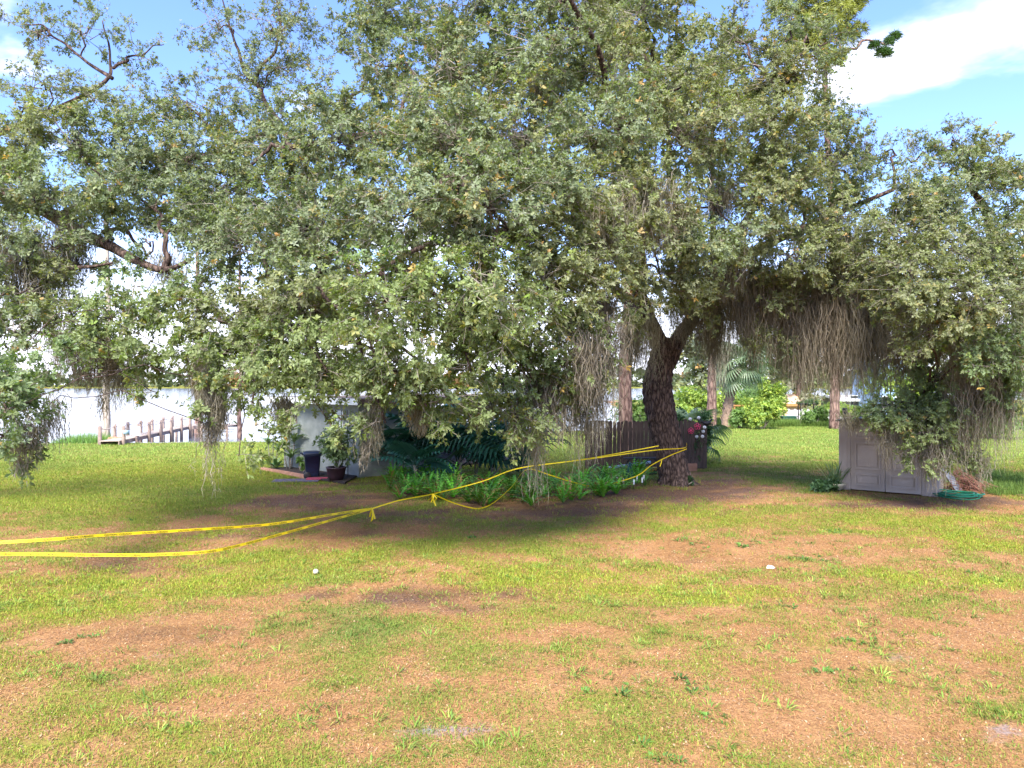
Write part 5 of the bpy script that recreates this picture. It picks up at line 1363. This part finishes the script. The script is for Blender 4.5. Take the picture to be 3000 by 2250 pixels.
# ------------------------------------------------------------------ neighbours beyond the back lawn
def far_house(name, label, px0, px1, Y, depth, zw, ridge, wall, roofm, trim, rz=0, windows=1, cat='house'):
    x0, x1 = (px0 - 1500) / F * Y, (px1 - 1500) / F * Y
    root = empty(name, (x0, Y, 0), rz); tag(root, label, cat); w = x1 - x0
    m_ = MB(); m_.box(0, w, 0, depth, -.1, zw); wl_ = build('wall', m_, wall, root)
    m_ = MB()
    for s, (y0, z0, y1, z1) in enumerate(((-.4, zw - .12, depth / 2, ridge), (depth / 2, ridge, depth + .4, zw - .12))):
        m_.prism([(y0, z0), (y1, z1), (y1, z1 + .12), (y0, z0 + .12)], 'x', -.4, w + .4)
    rf = build('roof', m_, roofm, root)
    m_ = MB(); m_.box(-.42, w + .42, -.46, -.41, zw - .2, zw + .02); build('fascia', m_, trim, rf)
    for x in (-.47, w + .42):
        m_ = MB(); m_.prism([(-.45, zw - .2), (depth / 2, ridge - .06), (depth + .45, zw - .2), (depth + .45, zw), (depth / 2, ridge + .16), (-.45, zw)], 'x', x, x + .05); build('bargeboard', m_, trim, rf)
    for k in range(windows):
        cx_ = w * (k + .5) / windows
        m_ = MB()
        for b0 in ((cx_ - .5, cx_ + .5, 1.0, 1.08), (cx_ - .5, cx_ + .5, 2.02, 2.1), (cx_ - .5, cx_ - .42, 1.08, 2.02), (cx_ + .42, cx_ + .5, 1.08, 2.02)): m_.box(b0[0], b0[1], -.05, -.003, b0[2], b0[3])
        wi = build('window', m_, M['white'], root); m_ = MB(); m_.box(cx_ - .42, cx_ + .42, -.02, -.005, 1.08, 2.02); build('pane', m_, M['glass'], wi)
    return root
far_house('tan_house', 'low neighbour house with wide tan roof and orange trim beyond the shrubs', 2285, 2345, 66, 5, 1.25, 2.0, M['tanroof'], M['tanroof'], M['orange_trim'], windows=0)
far_house('blue_house', 'pale blue sided house glimpsed above the shed roof', 2580, 2660, 60, 5, 5.4, 6.2, M['bluewall'], M['roof'], M['white'], windows=2)
far_house('cream_house', 'pale grey low building right of the pine trunk on the far side', 2462, 2548, 64, 4, 1.75, 1.95, M['stucco'], M['whitewall'], M['white'], windows=1, cat='building')
wx0, wx1 = (2310 - 1500) / F * 61, (2462 - 1500) / F * 61
root = empty('white_wall', (wx0, 61, 0)); tag(root, 'low white wall closing the neighbour garden behind the lawn', 'wall')
k_ = 8
for k in range(k_): m_ = MB(); m_.box(k * (wx1 - wx0) / k_ + .02, (k + 1) * (wx1 - wx0) / k_ - .02, 0, .12, 0, .86); build('panel', m_, M['whitewall'], root)
for k in range(k_ + 1): m_ = MB(); m_.box(k * (wx1 - wx0) / k_ - .08, k * (wx1 - wx0) / k_ + .08, -.03, -.002, 0, .95); build('post', m_, M['white'], root)
p = np.array([(2310 - 1500) / F * 56, 56, 0]); root = empty('green_bin', p); tag(root, 'dark green lidded box standing in front of the low white wall', 'box')
m_ = MB(); m_.box(-.55, .55, -.3, .3, .05, .5, 0, .03); build('body', m_, M['green_box'], root); m_ = MB(); m_.box(-.58, .58, -.33, .33, .503, .58, 0, .02); build('lid', m_, M['green_box'], root)
p = np.array([(2365 - 1500) / F * 55, 55, 0]); root = empty('garden_arbor', p); tag(root, 'small dark vine covered arbor before the low white wall', 'arbor')
for x in (-.6, .6):
    for y in (-.25, .25): m_ = MB(); m_.box(x - .04, x + .04, y - .04, y + .04, -.05, 1.55); build('post', m_, M['dark'], root)
for k in range(5): m_ = MB(); m_.box(-.75, .75, -.3 + .14 * k, -.25 + .14 * k, 1.553, 1.62); build('crossbeam', m_, M['dark'], root)
T = Tri(); P = p + np.stack([rng.normal(0, .5, 160), rng.normal(0, .2, 160), 1.65 + rng.normal(0, .1, 160)], 1); v, t = leaf_fan(P, rng.normal(0, 1, P.shape), 6, np.full(160, .16), .45)
T.add(v, t, (.06, .12, .04)); tag(T.build('vine', [M['bush']], root), kind='stuff')
fx = (2150 - 1500) / F * 58
root = empty('rail_fence', (fx, 58, 0)); tag(root, 'orange brown rail fence glimpsed under the palm fronds', 'fence')
for k in range(3): m_ = MB(); m_.box(k * 1.7, k * 1.7 + .1, 0, .1, -.05, 1.4); build('post', m_, M['orange_trim'], root)
for z in (.55, 1.28): m_ = MB(); m_.box(-.05, 3.6, -.05, -.003, z, z + .12); build('rail', m_, M['orange_trim'], root)

# ------------------------------------------------------------------ dock
ST = [(362, 36), (402, 37.8), (437, 39.9), (472, 41.7), (502, 43.8), (532, 46), (557, 47.8)]
SR = [np.array([(px - 1500) / F * Y, Y, 0]) for px, Y in ST]
dock = empty('dock', SR[0]); tag(dock, 'narrow wooden dock with rope strung posts running out into the lake', 'dock')
dirv = nrm(SR[-1] - SR[0]); per = np.array([dirv[1], -dirv[0], 0])
DZ = .25; wd = .95
for p in SR:
    for s in (0, -1):
        q_ = p + per * (wd + .16) * s
        m_ = MB(); m_.tube([q_ + [0, 0, -1.6], q_ + [0, 0, .2], q_ + [0, 0, .97]], [.10, .095, .09], 9); build('post', m_, M['dock'], dock, True)
tot = np.linalg.norm(SR[-1] - SR[0]) + .4
nb_ = int(tot / .17)
a_ = SR[0] - dirv * .3
bm_ = MB(); yy = dirv; vs = []
hw, hl = (wd - .02) / 2, .07
for z in (0, .035):
    for sx, sy in ((-1, -1), (1, -1), (1, 1), (-1, 1)): vs.append(per * hw * sx + dirv * hl * sy + [0, 0, z])
bm_.add(vs, [(3, 2, 1, 0), (4, 5, 6, 7), (0, 1, 5, 4), (1, 2, 6, 5), (2, 3, 7, 6), (3, 0, 4, 7)])
first = None
for k in range(nb_):
    loc = a_ + dirv * (k * .17 + .08) - per * (wd / 2 + .08) + [0, 0, DZ - .035] - SR[0]
    if first is None: o = build('deck_board', bm_, M['deck'], dock); first = o
    else: o = link('deck_board', first.data, dock)
    o.location = tuple(loc)
for s in (-.12, -wd - .04):
    A_, B_ = a_ + per * (s) + [0, 0, DZ - .21], a_ + dirv * (tot + .2) + per * s + [0, 0, DZ - .21]
    m_ = MB(); n_ = per * .025; m_.add([A_ - n_, B_ - n_, B_ + n_, A_ + n_] + [x + [0, 0, .17] for x in (A_ - n_, B_ - n_, B_ + n_, A_ + n_)], [(3, 2, 1, 0), (4, 5, 6, 7), (0, 1, 5, 4), (1, 2, 6, 5), (2, 3, 7, 6), (3, 0, 4, 7)]); build('stringer', m_, M['dock'], dock, True)
for s in (0, -1):
    for i in range(len(SR) - 1):
        A_, B_ = SR[i] + per * (wd + .16) * s + [0, 0, .88], SR[i + 1] + per * (wd + .16) * s + [0, 0, .88]
        m_ = MB(); m_.tube([A_, A_ * .75 + B_ * .25 - [0, 0, .09], (A_ + B_) / 2 - [0, 0, .13], A_ * .25 + B_ * .75 - [0, 0, .09], B_], .022, 6); build('rope', m_, M['rope'], dock, True)
# head platform
hp = SR[-1] + dirv * .5; root = empty('dock_platform', hp); tag(root, 'square wooden platform at the lake end of the narrow dock', 'dock')
for k in range(22): m_ = MB(); m_.box(-1.2 + .165 * k, -1.2 + .165 * k + .145, 0, 2.6, DZ - .03, DZ + .005); build('deck_board', m_, M['deck'], root)
for x, y in ((-1.1, .05), (.6, .05), (2.35, .05), (-1.1, 2.5), (.6, 2.5), (2.35, 2.5)): m_ = MB(); m_.tube([(x, y, -1.5), (x, y, DZ - .033)], .09, 8); build('post', m_, M['dock'], root)
for y in (-.03, 2.6): m_ = MB(); m_.box(-1.2, 2.43, y, y + .028, DZ - .22, DZ - .035); build('stringer', m_, M['dock'], root)
for z in (-.05, -.25): m_ = MB(); m_.box(1.0, 2.5, .9, .96, z, z + .05); build('brace', m_, M['dock'], root)
p = np.array([(403 - 1500) / F * 37.6, 37.5, DZ]); root = empty('dock_sign', p); tag(root, 'blank white board standing on the dock between its first posts', 'sign')
m_ = MB(); m_.box(-.19, .19, -.012, .012, .12, .60, 0, .004); build('board', m_, M['white'], root); m_ = MB(); m_.box(-.025, .025, .015, .045, -.02, .5); build('post', m_, M['dock'], root)
p = np.array([(370 - 1500) / F * 35.9, 35.9, .55]); m_ = MB(); m_.lathe([(.10, 0), (.15, .05), (.16, .18), (.15, .20), (.12, .19)], 12); thing('bucket', m_, M['pipe'], 'small blue grey bucket hung on the first dock post', 'bucket', loc=p)
p = gat(340, 1297) + [0, 0, .13]; m_ = MB(); m_.tube([(-.45, 0, 0), (-.3, 0, .02), (.1, .02, .02), (.45, .05, 0)], [.10, .17, .18, .12], 14)
thing('terracotta_jar', m_, M['terracotta'], 'terracotta coloured jar lying on its side at the foot of the dock', 'jar', loc=p)

# reeds by the water
T = Tri(); n = 1500
X = rng.uniform(-23.8, -20.6, n); Y_ = 37.2 + rng.uniform(-.5, .8, n) + (X + 22) * .12
A = np.stack([X, Y_, np.zeros(n) - .05], 1); hgt = (rng.uniform(.35, .8, n) * (.5 + .5 * np.sin((X + 23.8) / 3.2 * np.pi)))[:, None]
d_ = nrm(np.stack([rng.normal(0, .3, n), rng.normal(0, .2, n), np.ones(n)], 1)); s_ = nrm(np.stack([rng.normal(0, 1, n), rng.normal(0, .3, n), np.zeros(n)], 1)) * .014
v = np.stack([A - s_, A + s_, A + d_ * hgt], 1).reshape(-1, 3); T.add(v, np.arange(len(v)).reshape(-1, 3), np.repeat(np.array((.10, .19, .04)) * rng.uniform(.6, 1.5, (n, 1)), 3, 0))
tag(T.build('reeds', [M['fern']]), 'strip of green reeds along the sandy lake edge', 'reeds', kind='stuff')

# far shore woods
T = Tri(); n = 3000
X = rng.uniform(-900, 1100, n); hh = 7 + 9 * fbm(X * .02, X * 0, 5) + 5 * vnoise(X * .09, X * 0 + 4, 9)
Z = 1 + rng.uniform(0, 1, n) ** .8 * hh; Y_ = rng.uniform(642, 700, n)
P = np.stack([X, Y_, Z], 1); v, t = leaf_fan(P, rng.normal(0, 1, P.shape), 6, np.full(n, 4.6), .8)
hue = fbm(X * .015 + 3, X * 0, 8)[:, None]; c = np.where((hue > .52) & (X[:, None] < -40), np.array([(.20, .115, .05)]), np.array([(.08, .10, .05)])) * rng.uniform(.7, 1.4, (n, 1))
T.add(v, t, np.repeat(np.repeat(c, 6, 0), 4, 0)); tag(T.build('far_forest', [M['bush']]), 'distant line of autumn tinted woods across the lake', 'forest', kind='stuff')

# ------------------------------------------------------------------ grass, litter and weeds
def blade_patch(n, rad, L, W, lie=(20, 75), curl=.5, cols=((.12, .14, .02),), name='tuft', rosette=False, colmix=None):
    """unlinked source mesh for the scattered ground cover"""
    v, f, c = [], [], []
    for k in range(n):
        r = rad * math.sqrt(rng.uniform()); a = rng.uniform(0, 2 * math.pi)
        if rosette: r *= .35
        p = np.array([r * math.cos(a), r * math.sin(a), 0.0])
        b = a + rng.normal(0, .5) if rosette else rng.uniform(0, 2 * math.pi)
        t = R(rng.uniform(*lie)); l = L * rng.uniform(.5, 1.2)
        d = np.array([math.cos(b) * math.cos(t), math.sin(b) * math.cos(t), math.sin(t)]); s = np.array([-math.sin(b), math.cos(b), 0]) * W * .5 * rng.uniform(.7, 1.3)
        m1 = p + d * l * .5 + [0, 0, .004]; e = p + d * l - np.array([0, 0, 1]) * curl * l * .35
        e[2] = max(e[2], .004)
        k0 = len(v); v += [p - s * .8, p + s * .8, m1 + s, m1 - s, e]; f += [(k0, k0 + 1, k0 + 2, k0 + 3), (k0 + 3, k0 + 2, k0 + 4)]
        cc = np.array(cols[rng.integers(0, len(cols))]) * rng.uniform(.75, 1.3); c += [cc] * 5
    me = bpy.data.meshes.new(name); me.from_pydata([tuple(x) for x in v], [], f); a_ = me.attributes.new('col', 'FLOAT_COLOR', 'POINT')
    q_ = np.ones((len(v), 4), np.float32); q_[:, :3] = c; a_.data.foreach_set('color', q_.ravel())
    return me

def cover_mat(name, rough=.7, trans=.3):
    m, nt, out = new_mat(name)
    p = nt.nodes.new('ShaderNodeBsdfPrincipled'); p.inputs['Roughness'].default_value = rough; p.inputs['Specular IOR Level'].default_value = .25
    t = nt.nodes.new('ShaderNodeBsdfTranslucent')
    a = nt.nodes.new('ShaderNodeAttribute'); a.attribute_name = 'col'
    b = nt.nodes.new('ShaderNodeAttribute'); b.attribute_type = 'INSTANCER'; b.attribute_name = 'tint'
    c = mixc(nt, 1.0, a.outputs['Color'], b.outputs['Color'], 'MULTIPLY')
    nt.links.new(c, p.inputs['Base Color']); nt.links.new(c, t.inputs['Color'])
    ms = nt.nodes.new('ShaderNodeMixShader'); ms.inputs[0].default_value = trans
    nt.links.new(p.outputs[0], ms.inputs[1]); nt.links.new(t.outputs[0], ms.inputs[2]); nt.links.new(ms.outputs[0], out.inputs[0])
    return m
M['cover'] = cover_mat('grass blades'); M['litter'] = cover_mat('dead litter', .9, .15)

def scatter(name, P, rot, scl, tint, sources, mat):
    """one object: points that carry scattered blades through geometry nodes"""
    col = bpy.data.collections.new(name + '_sources')
    for i, me in enumerate(sources):
        me.materials.append(mat); col.objects.link(bpy.data.objects.new(f'{name}_source_{i}', me))
    me = bpy.data.meshes.new(name); n = len(P)
    me.vertices.add(n); me.vertices.foreach_set('co', np.asarray(P, np.float32).ravel())
    for nm, ty, key, arr in (('rot', 'FLOAT_VECTOR', 'vector', rot), ('tint', 'FLOAT_VECTOR', 'vector', tint), ('scl', 'FLOAT', 'value', scl)):
        a_ = me.attributes.new(nm, ty, 'POINT'); a_.data.foreach_set(key, np.asarray(arr, np.float32).ravel())
    a_ = me.attributes.new('pick', 'INT', 'POINT'); a_.data.foreach_set('value', rng.integers(0, len(sources), n).astype(np.int32))
    o = link(name, me)
    ng = bpy.data.node_groups.new(name, 'GeometryNodeTree')
    ng.interface.new_socket('Geometry', in_out='INPUT', socket_type='NodeSocketGeometry'); ng.interface.new_socket('Geometry', in_out='OUTPUT', socket_type='NodeSocketGeometry')
    N, Lk = ng.nodes, ng.links
    gi_, go_ = N.new('NodeGroupInput'), N.new('NodeGroupOutput'); ip = N.new('GeometryNodeInstanceOnPoints'); ci = N.new('GeometryNodeCollectionInfo')
    ci.inputs['Collection'].default_value = col; ci.inputs['Separate Children'].default_value = True; ci.inputs['Reset Children'].default_value = True
    Lk.new(gi_.outputs[0], ip.inputs['Points']); Lk.new(ci.outputs[0], ip.inputs['Instance']); ip.inputs['Pick Instance'].default_value = True
    for nm, ty, sock in (('rot', 'FLOAT_VECTOR', 'Rotation'), ('scl', 'FLOAT', 'Scale'), ('pick', 'INT', 'Instance Index')):
        na = N.new('GeometryNodeInputNamedAttribute'); na.data_type = ty; na.inputs['Name'].default_value = nm
        Lk.new(na.outputs['Attribute'], ip.inputs[sock])
    Lk.new(ip.outputs[0], go_.inputs[0])
    md_ = o.modifiers.new('scatter', 'NODES'); md_.node_group = ng
    return o

def wedge(n, y0, y1):
    y = np.sqrt(rng.uniform(y0 ** 2, y1 ** 2, n)); x = rng.uniform(-1, 1, n) * (.86 * y + 2.2)
    return x, y
def inside_building(x, y):
    c, s = math.cos(-hx), math.sin(-hx); lx, ly = (x + 5.05) * c - (y - 23.4) * s, (x + 5.05) * s + (y - 23.4) * c
    a = (lx > -.1) & (lx < 9.3) & (ly > -.3) & (ly < 4.5)
    c, s = math.cos(-sa), math.sin(-sa); lx, ly = (x - sh0[0]) * c - (y - sh0[1]) * s, (x - sh0[0]) * s + (y - sh0[1]) * c
    return a | ((lx > -.02) & (lx < W_ + .02) & (ly > -.03) & (ly < D_))

# lawn: short fine grass, thick where the cover is high
pts = []
for n, y0, y1, sc in ((12000, 4.5, 10, .8), (17500, 10, 17, 1.0), (27000, 17, 28, 1.25), (27000, 28, 56, 1.9)):
    x, y = wedge(n, y0, y1); pts.append(np.stack([x, y, np.full(n, sc)], 1))
Q = np.concatenate(pts); g_, yl_, sd_ = cover(Q[:, 0], Q[:, 1])
ok = (rng.uniform(0, 1, len(Q)) < sstep(.10, .80, g_ * (1 - sd_) + .16 * rng.normal(0, 1, len(Q)))) & (Q[:, 1] < shore(Q[:, 0]) - .4) & ~inside_building(Q[:, 0], Q[:, 1])
Q, yl_, g_ = Q[ok], yl_[ok], g_[ok]
n = len(Q); tn = rng.uniform(.8, 1.2, (n, 1))
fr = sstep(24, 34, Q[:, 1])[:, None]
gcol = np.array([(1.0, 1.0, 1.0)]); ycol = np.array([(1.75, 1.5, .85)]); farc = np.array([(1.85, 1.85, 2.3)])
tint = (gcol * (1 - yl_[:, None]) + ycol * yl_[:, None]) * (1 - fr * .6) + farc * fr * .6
src = [blade_patch(30, .24, .075, .007, (20, 75), .6, ((.115, .19, .03), (.14, .20, .038), (.17, .175, .05), (.095, .16, .026)), 'lawn') for k in range(4)]
P = np.stack([Q[:, 0], Q[:, 1], ground_z(Q[:, 0], Q[:, 1]) - .004], 1)
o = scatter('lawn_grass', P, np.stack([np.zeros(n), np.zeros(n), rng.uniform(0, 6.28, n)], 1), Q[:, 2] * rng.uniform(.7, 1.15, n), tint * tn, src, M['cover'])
tag(o, 'short patchy green and yellow lawn grass', 'grass', kind='stuff')

# coarse sprawling tufts in the foreground
x, y = wedge(9500, 4.5, 15); g_, yl_, sd_ = cover(x, y)
cl_ = fbm(x * 1.3, y * 1.3, 91)
ok = (rng.uniform(0, 1, len(x)) < .06 + 1.0 * sstep(.47, .66, cl_) * sstep(15, 9, y) * (.35 + .65 * g_)); x, y, yl_ = x[ok], y[ok], yl_[ok]; n = len(x)
src = [blade_patch(16, .2, .13, .010, (10, 52), .8, ((.11, .19, .03), (.14, .20, .035), (.20, .22, .055), (.085, .155, .03)), 'tuft', True) for k in range(5)]
t_ = (1 + .5 * yl_)[:, None] * np.array([(1.0, .95, .9)]) * rng.uniform(.75, 1.25, (n, 1))
o = scatter('grass_tufts', np.stack([x, y, ground_z(x, y)], 1), np.stack([rng.normal(0, .1, n), rng.normal(0, .1, n), rng.uniform(0, 6.28, n)], 1), rng.uniform(.35, 1.15, n), t_, src, M['cover'])
tag(o, 'coarse sprawling tufts of green grass over bare ground', 'grass', kind='stuff')

# dead thatch and oak leaf litter
pts = []
for n, y0, y1, sc in ((9500, 4.5, 11, .9), (9500, 11, 18, 1.1), (7000, 18, 27, 1.4)):
    x, y = wedge(n, y0, y1); pts.append(np.stack([x, y, np.full(n, sc)], 1))
Q = np.concatenate(pts); g_, yl_, sd_ = cover(Q[:, 0], Q[:, 1])
ok = (rng.uniform(0, 1, len(Q)) < np.clip(1.05 - .75 * g_ - .8 * sd_, .06, 1)) & ~inside_building(Q[:, 0], Q[:, 1]); Q = Q[ok]; n = len(Q)
src = [blade_patch(64, .28, .085, .0034, (1, 18), .2, ((.40, .22, .085), (.32, .165, .065), (.46, .29, .12), (.26, .13, .055), (.41, .205, .095)), 'thatch') for k in range(4)] + \
      [blade_patch(15, .28, .042, .013, (2, 24), .3, ((.34, .20, .10), (.26, .14, .07), (.45, .32, .19), (.22, .12, .07)), 'leaf_litter') for k in range(3)]
o = scatter('leaf_litter', np.stack([Q[:, 0], Q[:, 1], ground_z(Q[:, 0], Q[:, 1]) + .002], 1), np.stack([np.zeros(n), np.zeros(n), rng.uniform(0, 6.28, n)], 1), Q[:, 2] * rng.uniform(.8, 1.2, n), (1 - .5 * dark_ground(Q[:, 0], Q[:, 1]))[:, None] * np.ones((n, 3)) * rng.uniform(.8, 1.15, (n, 1)), src, M['litter'])
tag(o, 'dry orange brown thatch and fallen oak leaves on the ground', 'leaf litter', kind='stuff')

# weeds
spots = [(1995, 1582), (2049, 1594), (2178, 1592), (2231, 1594), (2462, 1555), (2440, 1560), (2360, 1637), (2420, 1650), (2310, 1640), (2880, 1686), (1930, 2201), (2089, 2102), (2049, 2017), (225, 1874), (2420, 1972), (1760, 2020), (1400, 1580), (420, 1520), (2160, 1600), (2480, 1870), (2290, 1780)]
P = []
for px, py in spots:
    c_ = gat(px, py)
    for k in range(4): P.append(c_ + [rng.normal(0, .13), rng.normal(0, .13), 0])
P = np.array(P); n = len(P)
src = [blade_patch(14, .14, .10, .022, (20, 60), .6, ((.09, .19, .035), (.12, .22, .04), (.07, .15, .035)), 'weed', True) for k in range(3)]
o = scatter('weeds', np.stack([P[:, 0], P[:, 1], ground_z(P[:, 0], P[:, 1])], 1), np.stack([np.zeros(n), np.zeros(n), rng.uniform(0, 6.28, n)], 1), rng.uniform(.35, 1.15, n), np.ones((n, 3)) * rng.uniform(.7, 1.3, (n, 1)), src, M['cover'])
tag(o, 'small dark green broad leaved weeds dotting the worn lawn', 'weeds', kind='stuff')
# taller grass at the far lawn edge and round the shed and trunk
x1_, y1_ = rng.uniform(15.5, 24, 900), rng.uniform(51, 54.5, 900)
x2_, y2_ = rng.uniform(13.4, 17, 500), rng.uniform(19.5, 25, 500)
x = np.concatenate([x1_, x2_]); y = np.concatenate([y1_, y2_]); n = len(x)
src = [blade_patch(40, .25, .34, .012, (45, 85), .4, ((.10, .17, .03), (.13, .20, .04), (.08, .14, .03)), 'tall_grass') for k in range(3)]
sc_ = np.concatenate([rng.uniform(1.0, 1.9, 900), rng.uniform(.5, 1.0, 500)])
o = scatter('tall_grass', np.stack([x, y, ground_z(x, y)], 1), np.stack([np.zeros(n), np.zeros(n), rng.uniform(0, 6.28, n)], 1), sc_, np.ones((n, 3)) * rng.uniform(.85, 1.3, (n, 1)), src, M['cover'])
tag(o, 'taller unmown green grass along the back of the lawn and past the shed', 'grass', kind='stuff')

# pale ball and scraps on the lawn
p = gat(925, 1682); m_ = MB(); m_.lathe([(.0, 0), (.03, .006), (.045, .03), (.042, .06), (.025, .08), (.0, .085)], 14)
thing('pale_ball', m_, M['cream'], 'small pale ball lying alone on the lawn in front of the tape', 'ball', loc=p)
p = gat(2258, 1668); m_ = MB(); m_.tube([(-.07, 0, .02), (-.03, .02, .035), (.03, -.01, .03), (.08, .02, .015)], [.01, .035, .03, .008], 7)
thing('paper_scrap', m_, M['shell'], 'crumpled white scrap lying on the bare ground in front of the shed', 'litter', loc=p)
